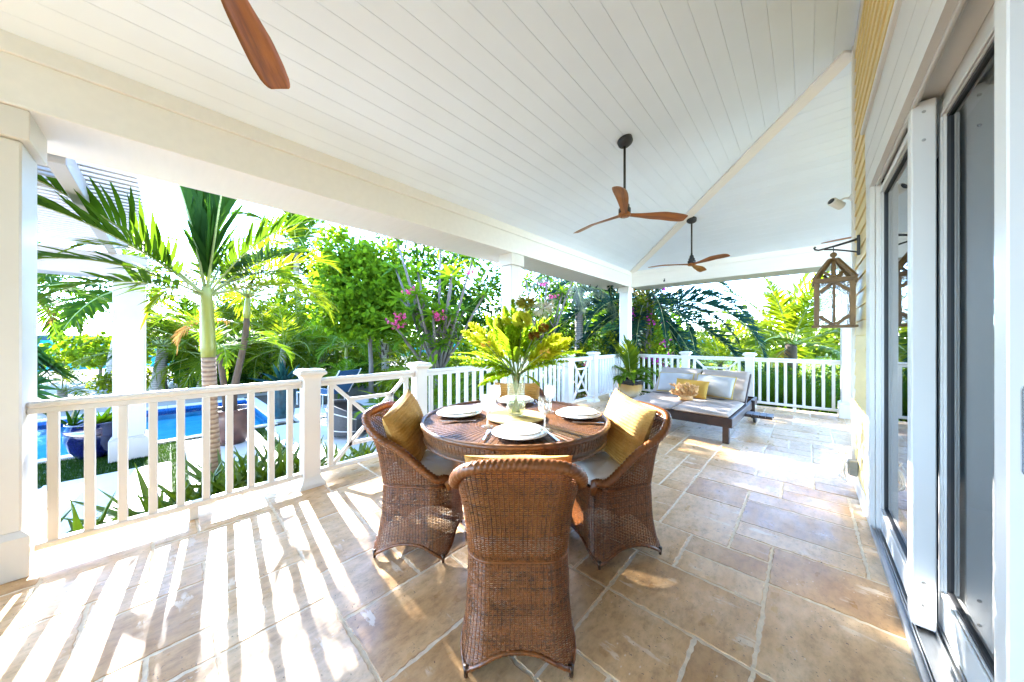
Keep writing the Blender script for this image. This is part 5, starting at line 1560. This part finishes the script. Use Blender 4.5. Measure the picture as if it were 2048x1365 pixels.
palm('date_palm', 'dwarf date palm with a brown stem, above the lattice panel railing', (-10.2, 3.6), G, .55, (0, 0), .10, .10, BARKB, 'vei', GP, 16, (75, -5), .62, 17, boots=True)
palm('fan_palm', 'stout palm with old brown leaf bases below the pink blossoms', (-11.2, 5.35), G, 1.9, (0, 0), .13, .12, RINGG, 'vei', GP, 14, (70, -20), .9, 18, boots=True)
palm('coconut_palm', 'coconut palm at the far left beside the thick column, drooping into the picture', (-21.6, -3.75), G, 3.5, (.2, .2), .18, .12, RINGG, 'far', GP, 20, (75, -35), 1.0, 19, dry=1)
palm('coconut_palm', 'coconut palm half hidden by the pergola post, fronds against the sky', (-17.6, -1.3), G, 3.4, (.2, .3), .18, .12, RINGG, 'far', GP, 18, (70, -35), .9, 20, dry=2)
palm('coconut_palm', 'golden palm low between the double palm and the teal agave', (-14.8, 2.3), G, 1.1, (0, .1), .16, .10, RINGG, 'cocog', GP, 16, (80, -15), .75, 21)
SMALLC = palm('coconut_palm', 'small golden coconut palm in a low planter left of the pergola post', (-13.4, -1.75), G, .45, (0, 0), .10, .08, RINGG, 'cocog', GP, 9, (80, 10), .52, 22)
for i_, (x, y, fr, hh, sc_, lab) in enumerate((
    (-16.78, 1.72, 'cocog', 1.9, .95, 'golden coconut palm just right of the pergola post, half hidden by the ringed palm fronds'),
    (-14.5, .94, 'veig', 1.2, 1.25, 'yellow feathery palm low behind the ringed palm, at its right'),
    (-16.23, 1.99, 'coco', 2.2, .85, 'darker coconut palm rising behind the double palm'),
    (-12.74, 2.52, 'veig', 1.4, 1.15, 'feathery golden palm between the double palm and the first post'),
    (-15.76, 3.5, 'cocog', 1.7, .9, 'golden coconut palm below the tall dark one'),
    (-13.46, 3.91, 'veig', .9, 1.1, 'low golden palm beside the young arching palms'),
    (-19.1, 1.84, 'coco', 3.0, .95, 'coconut palm far back on the beach, behind the ringed palm trunk'),
    (-17.9, 3.2, 'far', 2.1, .85, 'dark coconut palm left of the tall one, its fronds behind the ringed palm'),
    (-15.2, .35, 'far', 1.3, .7, 'dark young coconut palm between the pergola post and the ringed palm trunk'),
    (-14.72, 6.92, 'cocog', 1.5, .9, 'golden palm behind the trunk of the round leaved tree'),
    (-8.22, 4.75, 'veig', .8, .95, 'low golden palm under the frangipani'))):
    palm('coconut_palm' if fr[:2] in ('co', 'fa') else 'feather_palm', lab, (x, y), G, hh, (.05, .08), .13, .09, RINGG, fr, GP, 17, (80, -20), sc_, 200 + i_)
palm('phoenix_palm', 'large date palm with long blue green arching fronds beyond the far corner', (-3.75, 10.2), G, 2.85, (0, 0), .24, .20, BARKB, 'phx', None, 44, (82, -45), 1.05, 23, boots=True, az0=.3)
palm('coconut_palm', 'bright green coconut palm at the right, behind the far railing and the lantern', (-.45, 16.6), G, 1.5, (0, 0), .26, .18, BARKB, 'farg', None, 17, (88, -12), 1.3, 24, dry=2, az0=.9)
palm('silver_palm', 'silvery drooping palm between the middle column and the corner column', (-5.5, 9.2), G, 3.4, (0, 0), .16, .12, RINGG, 'silver', None, 14, (70, -10), .80, 25)
palm('coconut_palm', 'small dark palm right of the silvery palm, low behind the railing', (-5.0, 11.5), G, 1.6, (0, 0), .16, .12, RINGG, 'coco', None, 16, (75, -20), .75, 26)
palm('low_palm', 'low palm with upright fronds behind the second railing post and the table', (-4.75, 3.35), G, .25, (0, 0), .06, .05, BARKB, 'vei', None, 9, (85, 35), 1.0, 27)
palm('feather_palm', 'feathery golden palm at the right behind the grasses', (-2.3, 13.6), G, .8, (0, 0), .1, .08, BARKB, 'veig', None, 16, (80, -10), 1.5, 28)

# fan palm leaves at the far left
fp = empty('bismarck_palm', (-13.3, -2.6, G), 0, 'palm with large blue green fan leaves at the left edge, behind the pool', 'palm tree')
def fan_leaf(R_, seed):
    lb_ = LeafB(); rr = np.random.default_rng(seed); n = 34
    for i in range(n):
        a = radians(-135 + 270 * i / (n - 1)); d = np.array((cos(a), sin(a), .10 + .12 * abs(sin(i * pi / 2))))
        lb_.blade((0, 0, 0), d, (0, 0, 1), R_ * rr.uniform(.9, 1.05) * (1 - .12 * abs(a) / 2.4), R_ * .135, droop=.03, prof=(.12, .55, 1.0, .8, .35, .03), fold=.35)
    return lb_.mesh('fan_leaf', leafmat('fan_leaf', (.018, .075, .030), (.045, .13, .035), (.10, .22, .02), .42) if seed == 0 else bpy.data.materials['fan_leaf'])
fm_ = [fan_leaf(1.15, 0), fan_leaf(1.0, 1)]
for k, (l, d, z, az, p) in enumerate(((.25, 0, .55, 180, 62), (-.5, .3, 1.1, 200, 70), (.5, .5, .9, 150, 55), (-.3, -.4, .3, 230, 50), (.1, .3, 1.3, 160, 78))):
    q = Rd * l + Fd * d + Vector((0, 0, z + .1)); o = put_frond(fm_[k % 2], fp, q, A42 + radians(az + 90), radians(p), 0, 1.0, 'fan_leaf')
    MB().tube([(0, 0, 0), q * .6, q], [.03, .022, .016], 6).obj('petiole', PETIOLE, fp, True)

# ------------------------------------------------------------------ broad leaved trees and bushes
def crown(name, m, par, blobs, n, L, w, seed=0, up=.25, loc=(0, 0, 0), clump=.35, prof=(.25, .85, 1.0, .55), nc=7):
    # leaves on twigs: every blob is (centre, radii); leaves gather in clumps near its shell
    r = np.random.default_rng(seed); lb_ = LeafB()
    vol = np.array([b[1][0] * b[1][1] * b[1][2] for b in blobs]) ** .7; vol /= vol.sum()
    for (c, rad), f in zip(blobs, vol):
        c = np.array(c); rad = np.array(rad); k = max(1, int(n * f / nc))
        for _ in range(k):
            v = r.normal(size=3); v /= np.linalg.norm(v); t = r.uniform(.35, 1.0) ** .5
            q = c + v * rad * t * (1 + .14 * r.normal()); out = v * .7 + r.normal(size=3) * .5; out[2] += .25; out /= np.linalg.norm(out)
            for i in range(nc):
                p = q + out * (i / nc) * clump * r.uniform(.5, 1.0) + r.normal(size=3) * clump * .18
                d = out * .6 + r.normal(size=3) * .75; d[2] -= .1
                nn = np.array((0, 0, 1.)) * up + r.normal(size=3) * .6 + v * .4
                s_ = r.uniform(.65, 1.15); lb_.blade(p, d, nn, L * s_, w * s_, droop=.06, prof=prof)
    return place(name, lb_.mesh(name, m), par, loc)
def tree(name, label, base, trunk, blobs, n, L, w, m, seed, cat='tree', grp=None, bm=BARK, **kw):
    o = empty(name, (base[0], base[1], G), 0, label, cat, grp); mb = MB()
    for pts, r0, r1 in trunk:
        k = len(pts); mb.tube(pts, [r0 + (r1 - r0) * i / (k - 1) for i in range(k)], 9)
    if mb.v: mb.obj('trunk', bm, o, True)
    crown('crown', m, o, blobs, n, L, w, seed, **kw)
    return o
# round leaved tree: blobs relative to the base, lateral (R), depth (F), height above garden level
def rel(l, d, z): v = Rd * l + Fd * d; return (v.x, v.y, z)
def blob(l, d, z, a, b, c): return (rel(l, d, z), (a, b, c))
tree('round_leaved_tree', 'bushy bright green tree with round leaves behind the lattice panel, left of the pink blossoms', (-8.55, 3.70),
     [([rel(0, 0, 0), rel(.0, 0, 1.0), rel(-.04, 0, 1.75), rel(-.2, 0, 2.4)], .065, .04), ([rel(-.03, 0, 1.6), rel(.25, .1, 2.3), rel(.5, .2, 3.0)], .045, .02), ([rel(-.04, 0, 1.7), rel(-.5, -.1, 2.5), rel(-.8, -.1, 3.6)], .04, .015)],
     [blob(-.25, 0, 3.0, .95, .95, .85), blob(.45, .1, 2.7, .8, .8, .85), blob(-.55, -.1, 2.4, .65, .7, .6), blob(-.85, -.1, 3.95, .38, .38, .55), blob(.1, .1, 3.7, .75, .75, .5), blob(.3, -.3, 2.2, .75, .7, .5), blob(-.95, -.1, 4.5, .16, .16, .35), blob(-1.0, 0, 3.2, .45, .4, .4)],
     11500, .115, .098, L_TREE, 1, clump=.30)
DT = 'dense green trees behind the garden'
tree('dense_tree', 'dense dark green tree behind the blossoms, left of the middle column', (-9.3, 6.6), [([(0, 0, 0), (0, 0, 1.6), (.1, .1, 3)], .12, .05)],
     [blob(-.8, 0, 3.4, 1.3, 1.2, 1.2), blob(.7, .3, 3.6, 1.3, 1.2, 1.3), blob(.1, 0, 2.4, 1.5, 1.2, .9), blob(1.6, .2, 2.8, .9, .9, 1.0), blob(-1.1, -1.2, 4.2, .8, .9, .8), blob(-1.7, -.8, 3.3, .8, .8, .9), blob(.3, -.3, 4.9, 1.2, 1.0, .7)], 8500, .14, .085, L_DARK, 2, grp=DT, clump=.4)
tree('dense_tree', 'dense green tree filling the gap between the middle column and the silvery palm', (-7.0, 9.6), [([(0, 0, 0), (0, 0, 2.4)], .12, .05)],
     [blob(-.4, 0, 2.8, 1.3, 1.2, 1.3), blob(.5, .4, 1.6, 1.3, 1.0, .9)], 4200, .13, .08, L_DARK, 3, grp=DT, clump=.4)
tree('shade_tree', 'tall leafy tree far behind the date palm, closing the view between the columns', (-8.5, 16), [([(0, 0, 0), (0, 0, 3)], .2, .1)],
     [blob(-1, 0, 3.2, 2.2, 2, 1.6), blob(1.5, .4, 2.8, 2.0, 1.8, 1.4), blob(3.2, 0, 2.2, 1.6, 1.5, 1.2)], 4600, .24, .16, L_TREE, 4, grp=DT, clump=.6)
for i_, (x, y, h_, lab) in enumerate(((-21.2, 1.1, 1.0, 'broad light green tree far behind the ringed palm'), (-20.0, 3.9, 1.15, 'broad light green tree far behind the double palm'), (-17.2, 6.4, 1.2, 'broad light green tree behind the left side of the round leaved tree'), (-13.5, 8.8, 1.25, 'broad light green tree behind the frangipani'))):
    tree('shade_tree', lab, (x, y), [([(0, 0, 0), (0, 0, 2.0)], .12, .06)], [blob(-1.2, 0, 1.9 * h_, 1.5, 1.3, 1.0), blob(.9, 0, 2.2 * h_, 1.7, 1.4, 1.2), blob(.2, .2, 1.2, 2.0, 1.4, .9), blob(2.2, 0, 1.5 * h_, 1.2, 1.2, .9)], 4200, .19, .12, L_TREE, 300 + i_, grp=DT, clump=.5)
tree('sea_almond', 'low spreading tree in front of the sea, left of the pergola post', (-21.5, -1.9), [([rel(.0, 0, 0), rel(.05, 0, .7), rel(-.3, 0, 1.1)], .06, .03), ([rel(.02, 0, .5), rel(.4, 0, 1.1)], .05, .02)],
     [blob(-.2, 0, 1.25, 1.3, 1, .45), blob(.7, 0, 1.15, 1.2, 1, .5), blob(-1.3, 0, .9, .8, .8, .4)], 1700, .20, .13, L_TREE, 5)
# flowering frangipani trees: bare grey limbs ending in leaf rosettes and flower clusters
lb_ = LeafB(); rr = np.random.default_rng(2)
for i in range(15):
    a = i * 2.4; d = np.array((cos(a), sin(a), .9 - .09 * i)); lb_.blade((0, 0, .0), d, (0, 0, 1), rr.uniform(.28, .42), .080, droop=.10, prof=(.12, .6, 1.0, .95, .55, .04), fold=.2)
ROS = lb_.mesh('leaf_rosette', L_GINGER)
lb_ = LeafB()
for i in range(13):
    c = rr.normal(size=3) * np.array((.075, .075, .05)) + np.array((0, 0, .05))
    for k in range(5):
        a = k * 2 * pi / 5 + i; w3 = rr.normal(size=3); d3 = np.cross(w3, rr.normal(size=3)); lb_.blade(c, d3, w3, .045, .034, prof=(.4, 1, .5))
FLO = lb_.mesh('flower_cluster', L_PINK)
def frangipani(label, base, tips, seed, flowers):
    o = empty('frangipani', (base[0], base[1], G), 0, label, 'frangipani', 'flowering frangipani trees'); r = random.Random(seed)
    mb = MB(); k = Vector(rel(0, 0, .9)); mb.tube([(0, 0, 0), (0, .02, .5), k], [.075, .065, .055], 10)
    for l, d, z in tips:
        t = Vector(rel(l, d, z)); j = k + (t - k) * .45 + Vector((0, 0, -.10)) * r.random(); 
        mb.tube([k, k + (j - k) * .5 + Vector((0, 0, .03)), j, j + (t - j) * .6 + Vector((0, 0, .03)), t], [.042, .036, .030, .024, .020], 8)
        place('leaf_rosette', ROS, o, t, (r.uniform(-.3, .3), r.uniform(-.3, .3), r.uniform(0, 6)), r.uniform(.85, 1.2))
        for q in range(2):
            e = j + Vector((r.uniform(-.3, .3), r.uniform(-.3, .3), r.uniform(.15, .45))); mb.tube([j, e], [.022, .016], 6)
            place('leaf_rosette', ROS, o, e, (r.uniform(-.4, .4), r.uniform(-.4, .4), r.uniform(0, 6)), r.uniform(.75, 1.05))
    mb.obj('limbs', BARK, o, True)
    for l, d, z in flowers: place('flower_cluster', FLO, o, rel(l, d, z), (0, 0, r.uniform(0, 6)), r.uniform(.65, .95))['kind'] = 'stuff'
    return o
frangipani('frangipani with grey limbs and pink flower clusters, behind the second railing post', (-5.60, 3.80),
           [(-.75, -.3, 3.65), (-.72, -.5, 1.95), (-.30, -.5, 2.55), (.02, -.5, 2.15), (.35, -.4, 2.9), (.05, 0, 3.6), (.75, -.2, 3.3), (.95, 0, 2.6), (-.45, .1, 3.1), (.5, .2, 2.3), (-.95, .2, 3.2), (.25, .4, 3.2)], 3,
           [(-.72, -.55, 1.98), (-.60, -.6, 1.90), (.18, -.6, 2.05), (.12, -.55, 2.12), (-.32, -.5, 2.62), (-.78, -.35, 3.68), (-.62, -.5, 2.10), (.7, -.2, 3.0), (-.42, -.6, 2.55)])
frangipani('second frangipani with pinkish buds, just right of the middle column', (-5.0, 6.45), [(-.35, 0, 3.2), (.2, 0, 3.3), (.6, .1, 2.9), (.1, .2, 2.6), (-.2, -.2, 2.4), (.85, 0, 3.2)], 4, [(.05, -.3, 3.0), (.3, -.3, 2.7)])
# bougainvillea and shrubs beyond the railing
def flowers_on(o, blobs, n, m, seed, s=.05, nm='blossoms'):
    r = np.random.default_rng(seed); lb_ = LeafB()
    for i in range(n):
        c, rad = blobs[r.integers(len(blobs))]; v = r.normal(size=3); v /= np.linalg.norm(v); q = np.array(c) + v * np.array(rad) * r.uniform(.9, 1.1)
        for k in range(12):
            lb_.blade(q + r.normal(size=3) * s * 1.1, r.normal(size=3), r.normal(size=3), s * 1.2, s, prof=(.4, 1, .4))
    place(nm, lb_.mesh(nm, m), o)
bb = [blob(0, 0, 1.5, .55, .5, 1.3), blob(.15, 0, 2.6, .5, .5, .6), blob(.35, .1, .9, .7, .5, .8), blob(-.1, 0, .6, .6, .5, .6)]
o = tree('bougainvillea', 'climbing bougainvillea with magenta bracts beside the far corner column', (-3.35, 9.05), [([(0, 0, 0), (.05, 0, 1.2), (.1, .05, 2.9)], .03, .015)], bb, 3600, .075, .05, L_SHRUB, 6, 'bougainvillea', clump=.22)
flowers_on(o, bb, 24, L_MAG, 3, .06)
MB().tube([(.02, 0, 1.5), (.2, .1, 2.4), (.28, .1, 3.1)], [.02, .016, .01], 6).obj('limb', BARK, o, True)
DATES = leafmat('date_cluster', (.45, .16, .02), (.6, .3, .05), (.4, .2, .03), .1)
o = empty('date_cluster', (-3.55, 9.75, 2.85), 0, 'orange cluster of ripening dates hanging at the top of the blue green palm', 'date cluster')
lb_ = LeafB(); rr = np.random.default_rng(9)
for i in range(700):
    c = rr.normal(size=3) * np.array((.40, .3, .18)); lb_.blade(c, rr.normal(size=3), rr.normal(size=3), .05, .03, prof=(.5, 1, .5))
place('dates', lb_.mesh('dates', DATES), o)
MB().tube([(0, 0, -.3), (-.1, .1, .1), (-.2, .4, .2)], [.012, .012, .015], 6).obj('stalk', PETIOLE, o)
sb = [blob(-.6, 0, .9, .8, .6, .8), blob(.4, .1, 1.0, .9, .6, .85), blob(1.1, 0, .7, .6, .6, .7), blob(-.1, -.3, .5, 1.0, .6, .5)]
o = tree('flowering_shrub', 'yellow green shrub with a few pink flowers behind the railing, left of the corner column', (-4.55, 8.15), [([(0, 0, 0), (0, 0, .8)], .03, .02)], sb, 4200, .085, .05, L_SHRUB, 7, 'shrub', clump=.22)
flowers_on(o, sb, 7, L_PINK, 4, .04)
HG = 'garden shrubs'
for i, (x, y, l, m, lab, s) in enumerate((
    (-12.6, 3.0, 1.0, L_SHRUB, 'low yellow green hedge behind the pool end, left of the dwarf date palm', 1.2), (-12.2, 4.6, 1.2, L_DARK, 'low dark hedge under the round leaved tree', 1.0),
    (-9.4, 5.0, 1.0, L_SHRUB, 'bright low shrub behind the lattice panel, right of the round leaved tree trunk', .9), (-7.2, 5.6, 1.1, L_DARK, 'dark shrub behind the table and the second post', 1.1),
    (-16.2, -.9, 1.3, L_SHRUB, 'leafy shrub on the sand left of the pergola post', .8), (-16.8, 1.0, 1.2, L_DARK, 'dark shrub on the beach behind the ringed palm', 1.1),
    (-6.2, 7.2, 1.0, L_TREE, 'light green shrub low behind the railing right of the vase', 1.0), (-2.2, 8.8, .9, L_DARK, 'dark green shrub behind the far railing, left of the daybed', .9),
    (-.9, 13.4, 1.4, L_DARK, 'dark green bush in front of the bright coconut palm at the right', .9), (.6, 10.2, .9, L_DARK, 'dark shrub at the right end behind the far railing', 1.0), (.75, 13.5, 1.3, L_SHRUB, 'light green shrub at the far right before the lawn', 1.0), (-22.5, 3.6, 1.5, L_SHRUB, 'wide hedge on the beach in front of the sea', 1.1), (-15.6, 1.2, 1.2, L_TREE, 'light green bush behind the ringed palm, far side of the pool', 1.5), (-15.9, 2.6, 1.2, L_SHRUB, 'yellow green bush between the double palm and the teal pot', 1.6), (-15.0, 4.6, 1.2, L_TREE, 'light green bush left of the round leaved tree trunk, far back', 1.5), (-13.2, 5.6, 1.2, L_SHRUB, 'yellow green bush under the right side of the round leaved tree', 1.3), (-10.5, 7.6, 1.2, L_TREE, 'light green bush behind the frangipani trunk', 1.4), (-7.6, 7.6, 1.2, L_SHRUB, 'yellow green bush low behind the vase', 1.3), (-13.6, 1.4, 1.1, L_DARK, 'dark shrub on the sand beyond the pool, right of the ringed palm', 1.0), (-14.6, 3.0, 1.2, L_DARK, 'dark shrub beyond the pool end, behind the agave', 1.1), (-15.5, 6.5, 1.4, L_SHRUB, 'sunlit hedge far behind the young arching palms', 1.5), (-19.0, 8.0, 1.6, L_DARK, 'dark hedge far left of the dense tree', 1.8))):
    b2 = [blob(-.5 * s, 0, .40 * s, .7 * s, .6 * s, .42 * s), blob(.45 * s, .1, .45 * s, .75 * s, .6 * s, .45 * s), blob(0, -.2, .3 * s, .9 * s, .6 * s, .35 * s)]
    tree('shrub', lab, (x, y), [([(0, 0, 0), (0, 0, .4 * s)], .02, .015)], b2, int(1500 * max(1, s)), .10 * (1 + .3 * (s - 1)), .06, m, 100 + i, 'shrub', HG, clump=.22)
flowers_on(bpy.data.objects['shrub.007'], [blob(0, -.2, .5, .6, .5, .3)], 5, L_MAG, 6, .04)
# variegated gingers and cordylines along the outside of the railing
def clump(name, label, loc, n, H, L, w, m, seed, cat, grp=None, spread=.25):
    o = empty(name, loc, 0, label, cat, grp); r = random.Random(seed); me = []
    for k in range(3):
        lb_ = LeafB(); lb_.blade((0, 0, 0), (1, 0, 0), (0, 0, 1), L * (1 - .12 * k), w, droop=.10 + .04 * k, prof=(.15, .6, .95, 1.0, .75, .35, .03), fold=.3); me.append(lb_.mesh('leaf', m))
    mb = MB()
    for i in range(n):
        a = r.uniform(0, 2 * pi); d = r.random() * spread; b = Vector((d * cos(a), d * sin(a), 0)); t = b * 1.6 + Vector((0, 0, H * r.uniform(.3, 1.0)))
        mb.tube([b, t], [.008, .005], 5)
        put_frond(me[r.randrange(3)], o, t, a + r.uniform(-1, 1), radians(r.uniform(0, 75)), r.uniform(-.3, .3), r.uniform(.8, 1.15), 'leaf')
    mb.obj('stalks', PETIOLE, o, True); return o
clump('shell_ginger', 'yellow green variegated ginger behind the lattice panel, beside the left wicker chair', (-5.25, 2.75, G), 34, .75, .42, .075, L_GOLD, 1, 'ginger plant')
clump('shell_ginger', 'variegated ginger right behind the second railing post', (-4.6, 2.5, G), 22, .9, .42, .06, L_GOLD, 2, 'ginger plant')
clump('strap_plant', 'long leaved plant below the frangipani, behind the second post', (-5.0, 3.2, G), 30, 1.3, .65, .06, L_GINGER, 3, 'plant', None, .35)
clump('croton', 'dark purple croton behind the railing beside the daybed back', (-2.35, 8.15, G), 50, .95, .20, .05, L_RED, 4, 'croton', None, .35)
rosette('agave', 'dark blue agave behind the balusters next to the table, left one', (-4.45, 3.45, G), 20, .75, .15, L_AGAVE, 'agave', 'blue agaves behind the table', (80, 8), 31, .03)
rosette('agave', 'dark blue agave behind the balusters next to the table, right one', (-4.35, 4.35, G), 18, .65, .14, L_AGAVE, 'agave', 'blue agaves behind the table', (80, 8), 32, .03)
# ornamental grasses beyond the far railing
def grass_clump(label, loc, n, L, seed):
    lb_ = LeafB(); r = np.random.default_rng(seed)
    for i in range(n):
        a = r.uniform(0, 2 * pi); p = r.uniform(.75, 1.5); d = np.array((cos(a) * cos(p), sin(a) * cos(p), sin(p)))
        lb_.blade((r.normal() * .06, r.normal() * .06, 0), d, (-sin(a) * .2, cos(a) * .2, 1), L * r.uniform(.6, 1.15), .012, droop=.16, prof=(.8, 1, .9, .7, .4, .03))
    o = tag(place('ornamental_grass', lb_.mesh('ornamental_grass', L_GRASS), None, loc), label, 'grass clump', 'ornamental grasses beyond the far railing'); return o
for i, (x, y, L_, lab) in enumerate(((-1.55, 8.7, 1.1, 'grass clump behind the daybed, left of the last railing post'), (-.62, 8.55, 1.15, 'tall grass clump just right of the last railing post, behind the balusters'), (-.15, 8.75, 1.25, 'tallest grass clump in the middle of the right hand balusters'), (.25, 8.6, .95, 'lower grass clump towards the right column'), (-.45, 9.5, 1.2, 'grass clump farther back behind the right hand balusters'), (-1.1, 9.6, 1.1, 'grass clump farther back behind the lattice panel'))):
    grass_clump(lab, (x, y, G), 420, L_, 70 + i)
for i, (x, y, lab) in enumerate(((.12, 8.15, 'low light green plant at the foot of the far railing'), (-.45, 8.1, 'low yellowish plant under the far bottom rail'))):
    clump('ground_plant', lab, (x, y, G), 26, .35, .18, .06, L_VAR, 80 + i, 'plant', 'low plants at the foot of the far railing', .3)
# pale lawn grass beyond
V = []; F = []
n = 16000; P = np.stack([r_.uniform(-6, 12, n), 13 + 28 * r_.random(n) ** 1.6], 1)
for i in range(n):
    b = len(V); a = r_.uniform(0, pi); c, s_ = cos(a) * .03, sin(a) * .03; l = r_.normal(size=2) * .05; h_ = r_.uniform(.05, .14)
    V.extend([(P[i, 0] - c, P[i, 1] - s_, G - .02), (P[i, 0] + c, P[i, 1] + s_, G - .02), (P[i, 0] + l[0], P[i, 1] + l[1], G - .02 + h_)]); F.append((b, b + 1, b + 2))
o = place('lawn_grass', np_mesh('lawn_grass', V, F, leafmat('lawn_blade', (.06, .12, .006), (.12, .17, .010), (.28, .34, .015), .45))); o['kind'] = 'stuff'
# far woods that read as one mass
wb = []
r = random.Random(15)
for i in range(60):
    u = -60 + 860 * i / 59; d = r.uniform(28, 36); q = Fd * d + Rd * (d * u / 637); hgt = 1.2 + 1.6 * r.random()
    wb.append(((q.x, q.y, hgt * .5 + .2), (2.6, 2.6, hgt)))
o = crown('far_woods', L_SHRUB, None, wb, 9000, .5, .34, 44, clump=.9, loc=(0, 0, G)); o['kind'] = 'stuff'

# ------------------------------------------------------------------ potted palm by the corner column
PZ = (-2.93, 7.12)
def mk_potgl():
    t = NT('two_tone_glaze'); v = t.coord('Object'); sx = t.new('ShaderNodeSeparateXYZ'); t.link(v, sx.inputs[0])
    n_ = t.noise(v, 9, 3); m_ = t.new('ShaderNodeMath', operation='MULTIPLY_ADD'); t.link(n_, m_.inputs[0]); m_.inputs[1].default_value = .10; t.link(sx.outputs[2], m_.inputs[2])
    c = t.ramp(m_.outputs[0], [(.10, (.62, .56, .44)), (.22, (.60, .38, .15)), (.33, (.50, .26, .07)), (.345, (.02, .018, .018))])
    t.link(c, t.p.inputs['Base Color']); t.p.inputs['Roughness'].default_value = .22; t.p.inputs['Coat Weight'].default_value = .3; return t.m
pot('two_tone_pot', 'glazed pot cream and ochre below with a black rim, standing by the corner column', (PZ[0], PZ[1], .003), [(0, 0), (.16, 0), (.19, .03), (.245, .16), (.275, .30), (.285, .36), (.30, .375), (.30, .40), (.265, .40), (.25, .33)], mk_potgl())
pp_ = empty('potted_palm', (PZ[0], PZ[1], .36), 0, 'leafy palm like plant in the two tone pot by the corner column', 'potted plant')
fb = frond('frond', L_GOLD, .95, 20, .40, .048, 30, 30, .04, .22, 58, 26, 70, .010); fb2 = frond('frond', L_GINGER, .62, 14, .24, .05, 75, 15, .10, .2, 60, 30, 71, .008)
for az, p, s_ in ((90, 82, 1.0), (120, 70, .9), (60, 68, .85)): put_frond(fb, pp_, (0, 0, .02), A42 + radians(az), radians(p), 0, s_)
for k in range(17): put_frond(fb2, pp_, (0.02 * cos(k), .02 * sin(k), .04 + .02 * (k % 4)), k * 2.4, radians(8 + (k * 37) % 50), .2, .85 + .03 * (k % 7))
rosette('small_agave', 'little spiky green plant at the foot of the two tone pot', (-2.55, 6.98, .005), 16, .20, .035, L_DARK, 'small plant', None, (85, 20), 90, .03)
place('soil', MB().lathe([(0, 0), (.06, 0), (.05, .03), (0, .035)], 14).mesh('soil', SOIL), bpy.data.objects['small_agave'])

# ------------------------------------------------------------------ pool furniture outside
POD = plain('grey_sling_fabric', (.055, .055, .057), .75, .15, 30, .1, 160)
PODW = plain('pale_piping', (.55, .54, .5), .6, .05)
def tub(label, loc, rz):
    o = empty('tub_chair', loc, rz, label, 'garden chair', 'grey rounded tub chairs on the pool terrace'); n = 40
    def shell(r_off, z0, z1f):
        V = []
        for i in range(n + 1):
            a = radians(-215 + 250 * i / n) ; e = abs(2 * i / n - 1)
            z1 = z1f - .20 * e ** 2.2
            for t in np.linspace(0, 1, 7):
                z = z0 + (z1 - z0) * t; rr_ = .30 + .07 * sin(pi * (.15 + .62 * t)) + r_off; V.append((rr_ * cos(a), rr_ * sin(a), z))
        return V
    Vo, Vi = shell(0, .06, .60), shell(-.05, .30, .595); K = 7; F = []
    N0 = len(Vo)
    for i in range(n):
        for k in range(K - 1):
            a = i * K + k; F.append((a, a + K, a + K + 1, a + 1)); F.append((N0 + a, N0 + a + 1, N0 + a + K + 1, N0 + a + K))
        F.append((i * K + K - 1, (i + 1) * K + K - 1, N0 + (i + 1) * K + K - 1, N0 + i * K + K - 1))
    for i in (0, n):
        for k in range(K - 1): a = i * K + k; F.append((a, a + 1, N0 + a + 1, N0 + a))
    place('shell', np_mesh('shell', Vo + Vi, F, POD, True), o)
    m = MB(); m.lathe([(0, .06), (.32, .06), (.335, .20), (.33, .31), (.30, .345), (0, .36)], 36); m.obj('seat', POD, o, True)
    for tt in (.18, .78):
        m = MB(); pts = []
        for i in range(n + 1):
            a = radians(-215 + 250 * i / n); e = abs(2 * i / n - 1); z1 = .60 - .20 * e ** 2.2; z = .06 + (z1 - .06) * tt; rr_ = .30 + .07 * sin(pi * (.15 + .62 * tt)) + .004; pts.append((rr_ * cos(a), rr_ * sin(a), z))
        m.tube(pts, .009, 6); m.obj('band', PODW, o, True)
    for k in range(4):
        a = k * pi / 2 + .7; MB().tube([(.25 * cos(a), .25 * sin(a), 0), (.25 * cos(a), .25 * sin(a), .07)], .014, 6).obj('leg', BLACK, o)
    return o
tub('grey rounded tub chair on the terrace, seen through the nearest lattice panel', (-6.0, 2.22, G), radians(-40))
tub('grey rounded tub chair farther right, half hidden by the second railing post', (-5.25, 2.98, G), radians(-30))
BLUEF = plain('blue_sling_fabric', (.014, .06, .12), .7, .1, 40)
lo = empty('sun_lounger', (-8.75, 2.95, G), radians(200), 'blue sling sun lounger with a raised back beyond the terrace', 'sun lounger')
m = MB(); m.bar((0, 0, .32), (1.2, 0, .32), .58, .02); m.obj('seat_sling', BLUEF, lo)
m = MB(); m.bar((0, 0, .33), (-.42, 0, .92), .58, .02, .003, (0, 0, 1)); m.obj('back_sling', BLUEF, lo)
for s in (-1, 1):
    MB().tube([(1.25, .31 * s, .32), (0, .31 * s, .32), (-.44, .31 * s, .94)], .016, 8).obj('side_tube', PODW, lo, True)
    for x in (.15, 1.1): MB().tube([(x, .31 * s, .32), (x, .31 * s, 0)], .016, 8).obj('leg', PODW, lo)
# low planter of the small coconut
MB().box(-.28, .28, -.28, .28, 0, .24, .01).obj('planter_box', COPE, SMALLC)
